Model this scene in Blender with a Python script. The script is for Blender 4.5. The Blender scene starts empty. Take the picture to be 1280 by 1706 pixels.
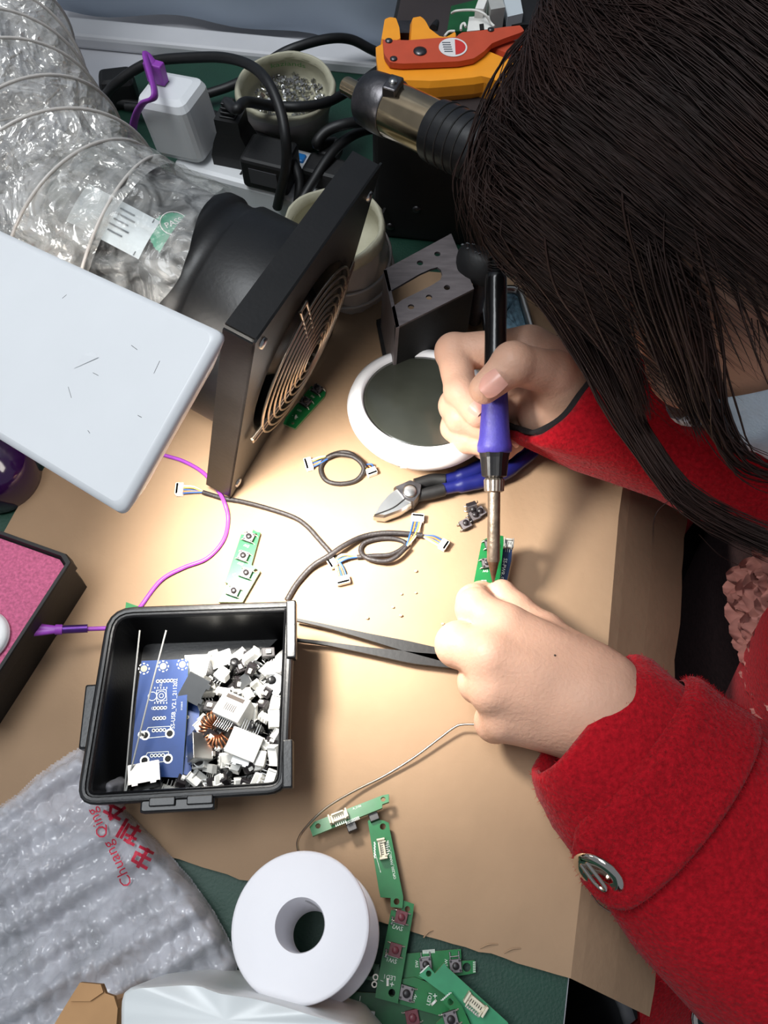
import bpy, math, random
import numpy as np
from mathutils import Vector, Matrix
from mathutils.geometry import tessellate_polygon
rnd = random.Random(7)
FASTBODY = False
SC = bpy.context.scene
COL = SC.collection
# ------------------------------------------------------------------ camera
F_PX, CAM_H, PITCH = 1330.0, 0.433, math.radians(65)
SP, CP = math.sin(PITCH), math.cos(PITCH)
cam_d = bpy.data.cameras.new('camera'); cam = bpy.data.objects.new('camera', cam_d); COL.objects.link(cam)
cam.location = (0, 0, CAM_H); cam.rotation_euler = (math.pi/2 - PITCH, 0, 0)
cam_d.sensor_fit = 'VERTICAL'; cam_d.sensor_height = 24.0; cam_d.lens = 24.0*F_PX/1706.0
cam_d.clip_start = 0.01; cam_d.clip_end = 20
SC.camera = cam
# ------------------------------------------------------------------ world, lights, exposure
SC.view_settings.view_transform = 'Standard'; SC.view_settings.look = 'None'
SC.view_settings.exposure = 0.0; SC.view_settings.gamma = 1.0; SC.view_settings.use_curve_mapping = False
wd = bpy.data.worlds.new('world'); SC.world = wd; wd.use_nodes = True
wd.node_tree.nodes['Background'].inputs[0].default_value = (0.80, 0.88, 1.0, 1)
wd.node_tree.nodes['Background'].inputs[1].default_value = 0.24
def area(name, loc, target, size, power, color, shape='RECTANGLE', size_y=None, spread=math.pi):
    l = bpy.data.lights.new(name, 'AREA'); l.energy = power; l.color = color; l.shape = shape; l.size = size
    if size_y: l.size_y = size_y
    l.spread = spread
    o = bpy.data.objects.new(name, l); COL.objects.link(o); o.location = loc
    o.rotation_euler = (Vector(target)-Vector(loc)).to_track_quat('-Z', 'Y').to_euler()
    return o
area('ceiling_light', (-0.45, 0.22, 1.5), (-0.05, 0.18, 0), 0.9, 16.5, (0.93, 0.97, 1.0), size_y=0.5)
# the bulb under the white lamp head; its housing is built further down
LAMP_POWER = 0.68
# ------------------------------------------------------------------ projection helpers
def P(px, py, z=0.0):
    xr, yr = (px-640)/F_PX, (853-py)/F_PX
    d = Vector((xr, CP+yr*SP, -SP+yr*CP)); t = (z-CAM_H)/d.z
    return Vector((d.x*t, d.y*t, z))
def D(px, py, t):
    xr, yr = (px-640)/F_PX, (853-py)/F_PX
    return Vector((xr*t, (CP+yr*SP)*t, CAM_H+(-SP+yr*CP)*t))
def PP(a): return P(*a)
# ------------------------------------------------------------------ materials
def node(nt, kind, **kw):
    n = nt.nodes.new(kind)
    for k, v in kw.items(): setattr(n, k, v)
    return n
def S(c):   # sRGB 0..255 to linear
    return tuple(((v/255)/12.92 if v/255 <= .04045 else ((v/255+.055)/1.055)**2.4) for v in c)
def mat(name, col, rough=.5, metal=0.0, var=0.0, vscale=60.0, bump=0.0, bscale=300.0, spec=.5, coat=0.0, emit=None, trans=0.0, sheen=0.0, alpha=1.0, stretch=None, sss=0.0, detail=4):
    m = bpy.data.materials.new(name); m.use_nodes = True
    nt = m.node_tree; b = nt.nodes['Principled BSDF']
    col = S(col) if max(col) > 1.0 else tuple(col)
    b.inputs['Base Color'].default_value = (*col, 1); b.inputs['Roughness'].default_value = rough
    b.inputs['Metallic'].default_value = metal; b.inputs['Specular IOR Level'].default_value = spec
    b.inputs['Coat Weight'].default_value = coat; b.inputs['Transmission Weight'].default_value = trans
    b.inputs['Sheen Weight'].default_value = sheen; b.inputs['Alpha'].default_value = alpha
    if sss:
        b.inputs['Subsurface Weight'].default_value = sss; b.inputs['Subsurface Radius'].default_value = (.006, .002, .001); b.inputs['Subsurface Scale'].default_value = .6
    if emit:
        b.inputs['Emission Color'].default_value = (*emit[0], 1); b.inputs['Emission Strength'].default_value = emit[1]
    co = node(nt, 'ShaderNodeTexCoord')
    src = co.outputs['Object']
    if stretch:
        mp = node(nt, 'ShaderNodeMapping'); mp.inputs['Scale'].default_value = stretch
        nt.links.new(src, mp.inputs['Vector']); src = mp.outputs['Vector']
    if var:
        nz = node(nt, 'ShaderNodeTexNoise'); nz.inputs['Scale'].default_value = vscale; nz.inputs['Detail'].default_value = detail
        nt.links.new(src, nz.inputs['Vector'])
        rp = node(nt, 'ShaderNodeValToRGB')
        rp.color_ramp.elements[0].position = .3; rp.color_ramp.elements[1].position = .7
        rp.color_ramp.elements[0].color = (*[c*(1-var) for c in col], 1)
        rp.color_ramp.elements[1].color = (*[min(1, c*(1+var)) for c in col], 1)
        nt.links.new(nz.outputs['Fac'], rp.inputs['Fac']); nt.links.new(rp.outputs['Color'], b.inputs['Base Color'])
    if bump:
        n2 = node(nt, 'ShaderNodeTexNoise'); n2.inputs['Scale'].default_value = bscale; n2.inputs['Detail'].default_value = 3
        nt.links.new(src, n2.inputs['Vector'])
        bp = node(nt, 'ShaderNodeBump'); bp.inputs['Strength'].default_value = bump; bp.inputs['Distance'].default_value = .001
        nt.links.new(n2.outputs['Fac'], bp.inputs['Height']); nt.links.new(bp.outputs['Normal'], b.inputs['Normal'])
    return m
M = {}
M['cardboard'] = mat('cardboard', (158, 131, 105), .85, var=.10, vscale=14, bump=.25, bscale=180, spec=.2)
M['cardboard_edge'] = mat('cardboard_edge', (150, 112, 70), .9, var=.2, vscale=300)
M['kraft'] = mat('kraft', (188, 146, 104), .85, var=.12, vscale=40, spec=.2)
M['mat_green'] = mat('mat_green', (14, 58, 44), .55, var=.15, vscale=30, bump=.2, bscale=700)
M['white_bench'] = mat('white_bench', (205, 205, 210), .5, var=.05, vscale=12)
M['wall'] = mat('wall_paint', (200, 202, 206), .8, var=.04, vscale=6)
M['trim'] = mat('trim_paint', (205, 205, 208), .5, var=.05, vscale=20)
M['floor'] = mat('floor_dark', (28, 26, 26), .8, var=.3, vscale=8)
M['grey_sheet'] = mat('grey_sheet', (164, 176, 192), .42, var=.12, vscale=5, bump=.3, bscale=60)
M['white_plastic'] = mat('white_plastic', (226, 228, 230), .35, var=.015, vscale=30)
M['white_matte'] = mat('white_matte', (236, 236, 240), .45, var=.02, vscale=30)
M['spool_white'] = mat('spool_white', (240, 238, 242), .5, var=.015, vscale=40)
M['grey_plastic'] = mat('grey_plastic', (120, 120, 122), .5)
M['black_gloss'] = mat('black_gloss', (18, 17, 18), .22, var=.3, vscale=90, bump=.05, bscale=500)
M['black_enamel'] = mat('black_enamel', (15, 14, 14), .4, var=.35, vscale=60, bump=.08, bscale=400)
M['black_plastic'] = mat('black_plastic', (20, 20, 22), .38, var=.2, vscale=80, bump=.05, bscale=600)
M['black_matte'] = mat('black_matte', (17, 17, 18), .6, var=.2, vscale=80, bump=.1, bscale=500)
M['bin_black'] = mat('bin_black', (14, 14, 16), .36, var=.25, vscale=50, bump=.08, bscale=700)
M['rubber'] = mat('rubber', (18, 18, 19), .5, var=.2, vscale=200)
M['grey_rubber'] = mat('grey_rubber', (70, 70, 74), .45)
M['station_top'] = mat('station_top', (52, 44, 44), .6, var=.15, vscale=30)
M['steel'] = mat('steel', (190, 190, 188), .3, 1.0, var=.1, vscale=90)
M['steel_dark'] = mat('steel_dark', (95, 93, 95), .38, 1.0, var=.25, vscale=120, bump=.2, bscale=300)
M['chrome'] = mat('chrome', (225, 215, 205), .06, 1.0)
M['brass_chrome'] = mat('brass_chrome', (185, 165, 135), .16, 1.0, var=.12, vscale=70)
M['sleeve_metal'] = mat('sleeve_metal', (148, 132, 116), .42, .85, var=.25, vscale=160, bump=.25, bscale=500)
M['tip_metal'] = mat('tip_metal', (105, 78, 60), .45, .8, var=.35, vscale=300)
M['nut_metal'] = mat('nut_metal', (170, 158, 145), .32, .9, var=.1, vscale=200)
M['wire_metal'] = mat('wire_metal', (172, 158, 142), .3, .9)
M['bracket'] = mat('bracket', (104, 97, 98), .5, .2, var=.2, vscale=70, bump=.15, bscale=500, stretch=(1, 6, 1))
M['pcb_green'] = mat('pcb_green', (22, 110, 56), .32, var=.14, vscale=120)
M['pcb_edge'] = mat('pcb_edge', (120, 140, 100), .6)
M['pcb_dark'] = mat('pcb_dark', (20, 82, 44), .35, var=.2, vscale=120)
M['pcb_pale'] = mat('pcb_pale', (56, 142, 100), .4, var=.14, vscale=90)
M['pcb_blue'] = mat('pcb_blue', (9, 56, 122), .5, var=.12, vscale=90)
M['pcb_navy'] = mat('pcb_navy', (14, 34, 66), .35, var=.15, vscale=90)
M['trace'] = mat('trace', (22, 112, 56), .32)
M['trace_blue'] = mat('trace_blue', (9, 46, 96), .3)
M['silk'] = mat('silk', (232, 236, 228), .6)
M['pad'] = mat('pad', (205, 200, 188), .3, .7)
M['ivory'] = mat('ivory', (222, 214, 190), .5, var=.05, vscale=200)
M['connector_white'] = mat('connector_white', (236, 234, 228), .45, var=.03, vscale=200)
M['connector_grey'] = mat('connector_grey', (176, 176, 172), .4, var=.05, vscale=200)
M['switch_black'] = mat('switch_black', (34, 30, 32), .4)
M['switch_red'] = mat('switch_red', (112, 48, 58), .4)
M['switch_plate'] = mat('switch_plate', (122, 116, 118), .4, .4)
M['wire_black'] = mat('wire_black', (38, 33, 33), .55, var=.2, vscale=300, bump=.3, bscale=900)
M['wire_white'] = mat('wire_white', (230, 228, 220), .5)
M['wire_blue'] = mat('wire_blue', (40, 84, 150), .5)
M['wire_yellow'] = mat('wire_yellow', (216, 176, 84), .5)
M['wire_orange'] = mat('wire_orange', (206, 120, 60), .5)
M['wire_green'] = mat('wire_green', (60, 140, 90), .5)
M['purple'] = mat('purple', (146, 62, 172), .42, var=.06, vscale=200)
M['purple_metal'] = mat('purple_metal', (82, 46, 120), .3, .7, var=.1, vscale=300)
M['purple_dark'] = mat('purple_dark', (44, 16, 62), .12, coat=.5)
M['pink_foam'] = mat('pink_foam', (186, 92, 128), .8, var=.25, vscale=600, bump=.8, bscale=900)
M['blue_grip'] = mat('blue_grip', (66, 58, 150), .5, var=.1, vscale=500, bump=.15, bscale=900)
M['blue_handle'] = mat('blue_handle', (20, 26, 92), .35, var=.1, vscale=200)
M['orange'] = mat('orange', (248, 160, 40), .4, var=.05, vscale=60)
M['brick_red'] = mat('brick_red', (196, 78, 50), .5, var=.06, vscale=90)
M['sticker_red'] = mat('sticker_red', (206, 52, 48), .5)
M['sticker_white'] = mat('sticker_white', (226, 222, 220), .5)
M['sticker_green'] = mat('sticker_green', (34, 140, 104), .45, var=.06, vscale=200)
M['sticker_pale'] = mat('sticker_pale', (198, 206, 210), .4)
M['ink_grey'] = mat('ink_grey', (70, 80, 88), .6)
M['ink_red'] = mat('ink_red', (196, 40, 66), .6)
M['ink_green'] = mat('ink_green', (84, 150, 80), .6)
M['copper'] = mat('copper', (196, 128, 90), .3, .9)
M['core_dark'] = mat('core_dark', (60, 48, 40), .6)
M['blue_switch'] = mat('blue_switch', (40, 130, 210), .35)
M['paper'] = mat('paper', (232, 230, 226), .8, bump=.4, bscale=120)
M['tin_blue'] = mat('tin_blue', (104, 140, 160), .5, var=.5, vscale=260, bump=.8, bscale=400)
M['glass_dark'] = mat('glass_dark', (52, 54, 48), .22, var=.22, vscale=26, coat=.25)
M['hole'] = mat('hole_dark', (12, 10, 10), .7)
M['crumb'] = mat('crumb', (190, 170, 140), .5)
M['skin'] = None
M['nail'] = mat('nail', (222, 166, 150), .3, var=.05, vscale=200, sss=.1)
M['wool'] = mat('wool', (158, 16, 28), .95, var=.26, vscale=480, bump=1.0, bscale=520, spec=.10, sheen=.08, detail=6)
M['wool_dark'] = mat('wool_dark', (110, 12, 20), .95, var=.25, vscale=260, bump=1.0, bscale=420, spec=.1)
M['knit_black'] = mat('knit_black', (20, 16, 18), .9, var=.3, vscale=500, bump=.6, bscale=600)
M['knit_brown'] = mat('knit_brown', (62, 40, 40), .95, var=.3, vscale=260, bump=.8, bscale=400)
M['blouse'] = mat('blouse', (176, 120, 112), .7, var=.15, vscale=120)
M['trousers'] = mat('trousers', (16, 16, 18), .9, var=.2, vscale=100)
M['mask'] = mat('mask_cloth', (196, 216, 232), .7, var=.04, vscale=200, bump=.3, bscale=800)
M['hair'] = mat('hair', (42, 27, 23), .5, var=.35, vscale=40, spec=.25)
M['eye'] = mat('eye_white', (225, 220, 215), .2)
M['bag_crumple'] = mat('bag_crumple', (168, 156, 150), .45, var=.12, vscale=40, bump=.6, bscale=90)
M['bag_cream'] = mat('bag_cream', (176, 172, 150), .55, var=.1, vscale=60, bump=.6, bscale=110)
M['tape'] = mat('tape', (172, 164, 158), .3, var=.08, vscale=40, bump=.4, bscale=70)
M['mailer'] = mat('mailer', (222, 226, 226), .32, var=.03, vscale=15, bump=.25, bscale=40)
M['diffuser'] = mat('lamp_diffuser', (250, 248, 240), .4, emit=((1.0, .95, .88), 9.0))
# skin with warm patches and fine creases
def skin_mat():
    m = mat('skin', (206, 162, 138), .5, bump=.28, bscale=520, sss=.12, var=.09, vscale=38, spec=.35)
    return m
M['skin'] = skin_mat()
def film(name, tint, alpha_lo, alpha_hi, scale, rough=.12, bump=.6, bscale=60, stretch=(1, 1, 1), dist=.004, metal=0.0):
    """clear plastic film: partly see-through, glossy creases"""
    m = bpy.data.materials.new(name); m.use_nodes = True; nt = m.node_tree; b = nt.nodes['Principled BSDF']
    out = nt.nodes['Material Output']
    tint = S(tint)
    b.inputs['Base Color'].default_value = (*tint, 1); b.inputs['Roughness'].default_value = rough; b.inputs['Specular IOR Level'].default_value = .8
    tr = node(nt, 'ShaderNodeBsdfTransparent'); tr.inputs[0].default_value = (.96, .96, .95, 1)
    co = node(nt, 'ShaderNodeTexCoord'); mp = node(nt, 'ShaderNodeMapping'); mp.inputs['Scale'].default_value = stretch
    nt.links.new(co.outputs['Object'], mp.inputs['Vector'])
    vz = node(nt, 'ShaderNodeTexNoise'); vz.inputs['Scale'].default_value = scale; vz.inputs['Detail'].default_value = 5; vz.inputs['Distortion'].default_value = 1.2
    nt.links.new(mp.outputs['Vector'], vz.inputs['Vector'])
    mr = node(nt, 'ShaderNodeMapRange'); mr.inputs[1].default_value = .32; mr.inputs[2].default_value = .68; mr.inputs[3].default_value = alpha_lo; mr.inputs[4].default_value = alpha_hi
    nt.links.new(vz.outputs['Fac'], mr.inputs[0])
    n2 = node(nt, 'ShaderNodeTexVoronoi', feature='F1'); n2.inputs['Scale'].default_value = bscale
    n3 = node(nt, 'ShaderNodeTexNoise'); n3.inputs['Scale'].default_value = bscale*.7; n3.inputs['Detail'].default_value = 3; n3.inputs['Distortion'].default_value = 1.5
    nt.links.new(mp.outputs['Vector'], n2.inputs['Vector']); nt.links.new(mp.outputs['Vector'], n3.inputs['Vector'])
    ad = node(nt, 'ShaderNodeMath', operation='ADD'); nt.links.new(n2.outputs['Distance'], ad.inputs[0]); nt.links.new(n3.outputs['Fac'], ad.inputs[1])
    b.inputs['Metallic'].default_value = metal
    bp = node(nt, 'ShaderNodeBump'); bp.inputs['Strength'].default_value = bump; bp.inputs['Distance'].default_value = dist
    nt.links.new(ad.outputs[0], bp.inputs['Height']); nt.links.new(bp.outputs['Normal'], b.inputs['Normal'])
    mx = node(nt, 'ShaderNodeMixShader')
    nt.links.new(mr.outputs[0], mx.inputs[0]); nt.links.new(tr.outputs[0], mx.inputs[1]); nt.links.new(b.outputs[0], mx.inputs[2])
    nt.links.new(mx.outputs[0], out.inputs['Surface'])
    return m
M['duct_film'] = film('duct_film', (244, 241, 236), .16, .72, 45, rough=.16, bump=1.0, bscale=48, dist=.010, metal=.45)
M['clear_film'] = film('clear_film', (225, 225, 222), .03, .42, 60, rough=.08, bump=.8, bscale=60, dist=.005)
M['ring_clear'] = mat('ring_clear', (196, 190, 184), .25)
M['bubble_film'] = film('bubble_film', (214, 214, 222), .32, .74, 24, rough=.08, bump=.35, bscale=60)
# ------------------------------------------------------------------ mesh builder
WM = {}     # world matrices of the empties made here
def smooth_path(pts, n=8, closed=False):
    pts = [Vector(p) for p in pts]
    if len(pts) < 3: return pts
    out = []; N = len(pts)
    for i in range(N if closed else N-1):
        p1, p2 = pts[i], pts[(i+1) % N]
        p0 = pts[i-1] if (closed or i > 0) else p1*2-p2
        p3 = pts[(i+2) % N] if (closed or i+2 < N) else p2*2-p1
        for k in range(n):
            t = k/n
            out.append(.5*((2*p1)+(p2-p0)*t+(2*p0-5*p1+4*p2-p3)*t*t+(3*p1-p0-3*p2+p3)*t*t*t))
    if not closed: out.append(pts[-1])
    return out
def frame_of(z, hint=(0, 0, 1)):
    z = Vector(z).normalized(); h = Vector(hint)
    if abs(z.dot(h.normalized())) > .97: h = Vector((1, 0, 0))
    x = h.cross(z).normalized(); y = z.cross(x)
    return Matrix((x, y, z)).transposed()
def TM(loc, rot=None):
    m = (rot.to_4x4() if rot is not None else Matrix.Identity(4)); m = m.copy(); m.translation = Vector(loc); return m
class MB:
    def __init__(s): s.v = []; s.f = []; s.mi = []; s.sm = []; s.mats = []
    def slot(s, m):
        m = M[m] if isinstance(m, str) else m
        if m not in s.mats: s.mats.append(m)
        return s.mats.index(m)
    def add(s, verts, faces, m, smooth=False, X=None):
        k = s.slot(m); o = len(s.v)
        s.v += [(X @ Vector(v)) if X is not None else Vector(v) for v in verts]
        for f in faces: s.f.append([o+i for i in f]); s.mi.append(k); s.sm.append(smooth)
        return s
    def box(s, c, size, m, X=None, bev=0.0):
        x, y, z = [d/2 for d in size]; c = Vector(c)
        if bev <= 0:
            vs = [c+Vector((a*x, b*y, e*z)) for a in (-1, 1) for b in (-1, 1) for e in (-1, 1)]
            return s.add(vs, [(0, 1, 3, 2), (4, 6, 7, 5), (0, 4, 5, 1), (2, 3, 7, 6), (0, 2, 6, 4), (1, 5, 7, 3)], m, False, X)
        n = 3; r = min(bev, x*.99, y*.99); rz = min(bev, z*.99)
        ol = []
        for (sx, sy, a0) in ((1, 1, 0), (-1, 1, 90), (-1, -1, 180), (1, -1, 270)):
            for k in range(n+1):
                a = math.radians(a0+90*k/n); ol.append((sx*(x-r)+r*math.cos(a), sy*(y-r)+r*math.sin(a)))
        rings = []
        prof = [(-z, -rz), (-z+rz*.3, -rz*.3), (-z+rz, 0), (z-rz, 0), (z-rz*.3, -rz*.3), (z, -rz)]
        for (zz, ins) in prof:
            rings.append([c+Vector((px*(x+ins)/x, py*(y+ins)/y, zz)) for (px, py) in ol])
        return s.loft(rings, m, X=X, cap=True, smooth=False)
    def loft(s, rings, m, X=None, cap=True, smooth=True, closed=True, loop=False):
        n = len(rings[0]); vs = [p for r in rings for p in r]; fs = []
        R = len(rings)
        for i in range(R if loop else R-1):
            for j in range(n if closed else n-1):
                a, b = i*n+j, i*n+(j+1) % n; i2 = (i+1) % R
                fs.append((a, b, i2*n+(j+1) % n, i2*n+j))
        s.add(vs, fs, m, smooth, X)
        if cap and closed and not loop:
            s.add(rings[0], [tuple(range(n-1, -1, -1))], m, False, X); s.add(rings[-1], [tuple(range(n))], m, False, X)
        return s
    def lathe(s, prof, m, X=None, n=32, smooth=True, cap=True):
        rings = [[Vector((r*math.cos(2*math.pi*k/n), r*math.sin(2*math.pi*k/n), z)) for k in range(n)] for (r, z) in prof]
        return s.loft(rings, m, X, cap, smooth)
    def cyl(s, a, b, r, m, r2=None, n=16, smooth=True, X=None):
        a, b = Vector(a), Vector(b); r2 = r if r2 is None else r2
        fr = TM(a, frame_of(b-a)); L = (b-a).length
        if X is not None: fr = X @ fr
        vs = [[Vector((q*math.cos(2*math.pi*k/n), q*math.sin(2*math.pi*k/n), z)) for k in range(n)] for (q, z) in ((r, 0), (r2, L))]
        return s.loft(vs, m, fr, True, smooth)
    def tube(s, pts, r, m, n=8, X=None, cap=True, sp=0, closed=False, flat=None):
        if sp: pts = smooth_path(pts, sp, closed)
        pts = [Vector(p) for p in pts]; N = len(pts); rings = []
        up = None
        for i, p in enumerate(pts):
            if closed: t = pts[(i+1) % N]-pts[i-1]
            else: t = pts[min(i+1, N-1)]-pts[max(i-1, 0)]
            if t.length < 1e-9: t = Vector((0, 0, 1))
            t.normalize()
            if up is None:
                up = Vector((0, 0, 1)) if abs(t.z) < .9 else Vector((1, 0, 0))
            x = up.cross(t)
            if x.length < 1e-6: x = Vector((1, 0, 0)).cross(t)
            x.normalize(); y = t.cross(x); up = y
            rr = r[i*(len(r)-1)//max(1, N-1)] if isinstance(r, (list, tuple)) else r
            ry = rr if flat is None else rr*flat
            rings.append([p+x*rr*math.cos(2*math.pi*k/n)+y*ry*math.sin(2*math.pi*k/n) for k in range(n)])
        return s.loft(rings, m, X, cap and not closed, True, True, closed)
    def prism(s, outline, z0, z1, m, X=None, holes=(), side=None, smooth=False):
        """flat plate of an outline with holes, extruded along local z"""
        loops = [[Vector((p[0], p[1], 0)) for p in outline]]+[[Vector((p[0], p[1], 0)) for p in h] for h in holes]
        tris = tessellate_polygon(loops); flat = [p for l in loops for p in l]
        top = [Vector((p.x, p.y, z1)) for p in flat]; bot = [Vector((p.x, p.y, z0)) for p in flat]
        A = sum(outline[i][0]*outline[(i+1) % len(outline)][1]-outline[(i+1) % len(outline)][0]*outline[i][1] for i in range(len(outline)))
        def orient(t):
            a, b, c = [flat[i] for i in t]
            return t if ((b-a).cross(c-a)).z > 0 else (t[0], t[2], t[1])
        tris = [orient(t) for t in tris]
        s.add(top, tris, m, smooth, X); s.add(bot, [(t[0], t[2], t[1]) for t in tris], m, smooth, X)
        for li, l in enumerate(loops):
            n = len(l); ring0 = [Vector((p.x, p.y, z0)) for p in l]; ring1 = [Vector((p.x, p.y, z1)) for p in l]
            ar = sum(l[i].x*l[(i+1) % n].y-l[(i+1) % n].x*l[i].y for i in range(n)); fl = (ar > 0) == (li == 0)
            fs = [((i, (i+1) % n, n+(i+1) % n, n+i) if fl else (n+i, n+(i+1) % n, (i+1) % n, i)) for i in range(n)]
            s.add(ring0+ring1, fs, side or m, False, X)
        return s
    def ell(s, c, r, m, X=None, n=16, k=10, smooth=True):
        rings = []
        for i in range(1, k):
            th = math.pi*i/k
            rings.append([Vector(c)+Vector((r[0]*math.sin(th)*math.cos(2*math.pi*j/n), r[1]*math.sin(th)*math.sin(2*math.pi*j/n), -r[2]*math.cos(th))) for j in range(n)])
        return s.loft(rings, m, X, True, smooth)
    def text(s, txt, size, m, X, thick=0.0):
        cu = bpy.data.curves.new('t', 'FONT'); cu.body = txt; cu.size = size; cu.align_x = 'CENTER'; cu.align_y = 'CENTER'; cu.resolution_u = 2
        o = bpy.data.objects.new('t', cu); COL.objects.link(o)
        dg = bpy.context.evaluated_depsgraph_get(); dg.update()
        me = o.evaluated_get(dg).to_mesh()
        vs = [v.co.copy() for v in me.vertices]; fs = [tuple(p.vertices) for p in me.polygons]
        o.evaluated_get(dg).to_mesh_clear()
        bpy.data.objects.remove(o); bpy.data.curves.remove(cu)
        return s.add(vs, fs, m, False, X)
    def build(s, name, parent=None, world=False):
        me = bpy.data.meshes.new(name)
        vs = s.v
        if world and parent is not None:
            inv = WM[parent.name].inverted(); vs = [inv @ p for p in vs]
        me.from_pydata([tuple(p) for p in vs], [], s.f)
        for m in s.mats: me.materials.append(m)
        if s.f:
            me.polygons.foreach_set('material_index', s.mi); me.polygons.foreach_set('use_smooth', s.sm)
        me.validate(); me.update()
        o = bpy.data.objects.new(name, me); COL.objects.link(o)
        if parent is not None:
            o.parent = parent; WM[o.name] = WM[parent.name]
        else: WM[o.name] = Matrix.Identity(4)
        return o
def tag(o, label=None, cat=None, group=None, kind=None):
    if label: o['label'] = label
    if cat: o['category'] = cat
    if group: o['group'] = group
    if kind: o['kind'] = kind
    return o
def thing(name, label, cat, loc=(0, 0, 0), rot=None, group=None):
    o = bpy.data.objects.new(name, None); COL.objects.link(o); o.empty_display_size = .01
    m = TM(loc, rot); o.location = m.translation; o.rotation_euler = m.to_euler(); WM[o.name] = m
    return tag(o, label, cat, group)
def struct(name, mb):
    o = mb.build(name); o['kind'] = 'structure'; return o
def dup(root, loc, rot, label=None, group=None):
    r = root.copy(); COL.objects.link(r); m = TM(loc, rot); r.location = m.translation; r.rotation_euler = m.to_euler(); WM[r.name] = m
    if label: r['label'] = label
    if group: r['group'] = group
    for ch in list(root.children):
        c = ch.copy(); COL.objects.link(c); c.parent = r; WM[c.name] = m
        for g in list(ch.children):
            d = g.copy(); COL.objects.link(d); d.parent = c; WM[d.name] = m
    return r
def euler(x, y, z):
    from mathutils import Euler
    return Euler((math.radians(x), math.radians(y), math.radians(z))).to_matrix()
def rz(a): return euler(0, 0, a)
# ------------------------------------------------------------------ setting: floor, wall, bench
T0, T1 = Vector((.0876, -.04, 0)), Vector((.14, .199, 0))        # right edge of the bench
ed = (T1-T0).normalized()
def edge_at(y): return T0+ed*((y-T0.y)/ed.y)
mb = MB(); mb.box((0, .3, -.76), (3.4, 3.4, .04), 'floor'); struct('floor', mb)
FL, FR = P(115, 55), P(640, 106)
fd = (FR-FL).normalized(); fn = Vector((-fd.y, fd.x, 0))
mb = MB(); fr = TM(FL+fd*.3+fn*.05, Matrix((fd, fn, Vector((0, 0, 1)))).transposed())
mb.box((0, .03, .35), (3.2, .05, 2.2), 'wall', X=fr); struct('wall_back', mb)
mb = MB(); mb.box((0, -.012, .004), (1.6, .024, .012), 'trim', X=fr @ Matrix.Translation((0, -.042, 0)), bev=.003)
struct('trim_1', mb)
bench = thing('workbench', 'workbench with a pale top under a dark green work mat', 'workbench', (-.3, .3, -.74))
e0, e1 = edge_at(-.5), edge_at(.56)
mb = MB(); top = [(e0.x, e0.y), (e1.x, e1.y), tuple((FL+fd*.62+fn*.052)[:2]), tuple((FL-fd*.62+fn*.052)[:2]), (-.9, -.5)]
mb.prism(top, -.04, -.0022, 'white_bench'); mb.build('tabletop', bench, True)
g = [P(250, 96), P(622, 108)]
mb = MB(); gl = P(208, 148)
e2 = edge_at(.57)
mb.prism([(e0.x-.001, e0.y), (e2.x-.001, e2.y), (g[1].x, g[1].y), (g[0].x, g[0].y), (gl.x, gl.y), (-.55, -.1), (-.55, -.5)], -.0022, 0, 'mat_green'); mb.build('work_mat', bench, True)
for (x, y) in ((-.85, .62), (-.85, -.45), (edge_at(-.45).x-.05, -.45), (edge_at(.6).x-.05, .62)):
    mb = MB(); mb.box((x, y, -.39), (.04, .04, .70), 'steel_dark'); mb.build('leg', bench, True)
# grey plastic sheet hanging over the wall foot
mb = MB(); rows = []
for j in range(22):
    row = []
    for i in range(90):
        u = -.012+i/89*1.0; v = j/21
        off = -.030-.006*math.sin(u*23+1)*(.4+v)-.004*math.sin(u*55+v*3)-.012*math.sin(v*3)-.004*math.sin(u*9)
        row.append(FL+fn*.05+fd*u+fn*(off+.0)+Vector((0, 0, .006+v*.42+.004*math.sin(u*17))))
    rows.append(row)
mb.loft(rows, 'grey_sheet', closed=False, cap=False)
back = [[p+fn*.004 for p in r] for r in rows]; mb.loft(back, 'grey_sheet', closed=False, cap=False)
tag(mb.build('plastic_sheet'), 'grey crinkled plastic sheet hanging along the back of the bench', 'plastic sheet')
# cardboard
foldp = [P(951, 1630, .004), P(1013, 1080, .004), P(1031, 860, .004), P(1062, 560, .004), P(1075, 470, .004)]
cl = P(-250, 1268, .004); c_bl = P(951, 1630, .004)
tl = P(300, 440, .004)
mb = MB()
left_edge = [(tl+(cl-tl)*k/40)+Vector((rnd.uniform(-.0012, .0012), rnd.uniform(-.001, .001), 0)) for k in range(41)]
bot_edge = [cl+(c_bl-cl)*k/60+Vector((0, rnd.uniform(-.0006, .0006), 0)) for k in range(1, 60)]
right = [P(951, 1630, .004), P(967, 1490, .004), P(1013, 1080, .004), P(1031, 860, .004), P(1055, 690, .004), P(1072, 462, .004)]
top_edge = [P(890, 465, .004), P(640, 447, .004)]
ol = [(p.x, p.y) for p in left_edge+bot_edge+right+top_edge]
mb.prism(ol, 0.0002, .004, 'cardboard', side='cardboard_edge')
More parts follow.
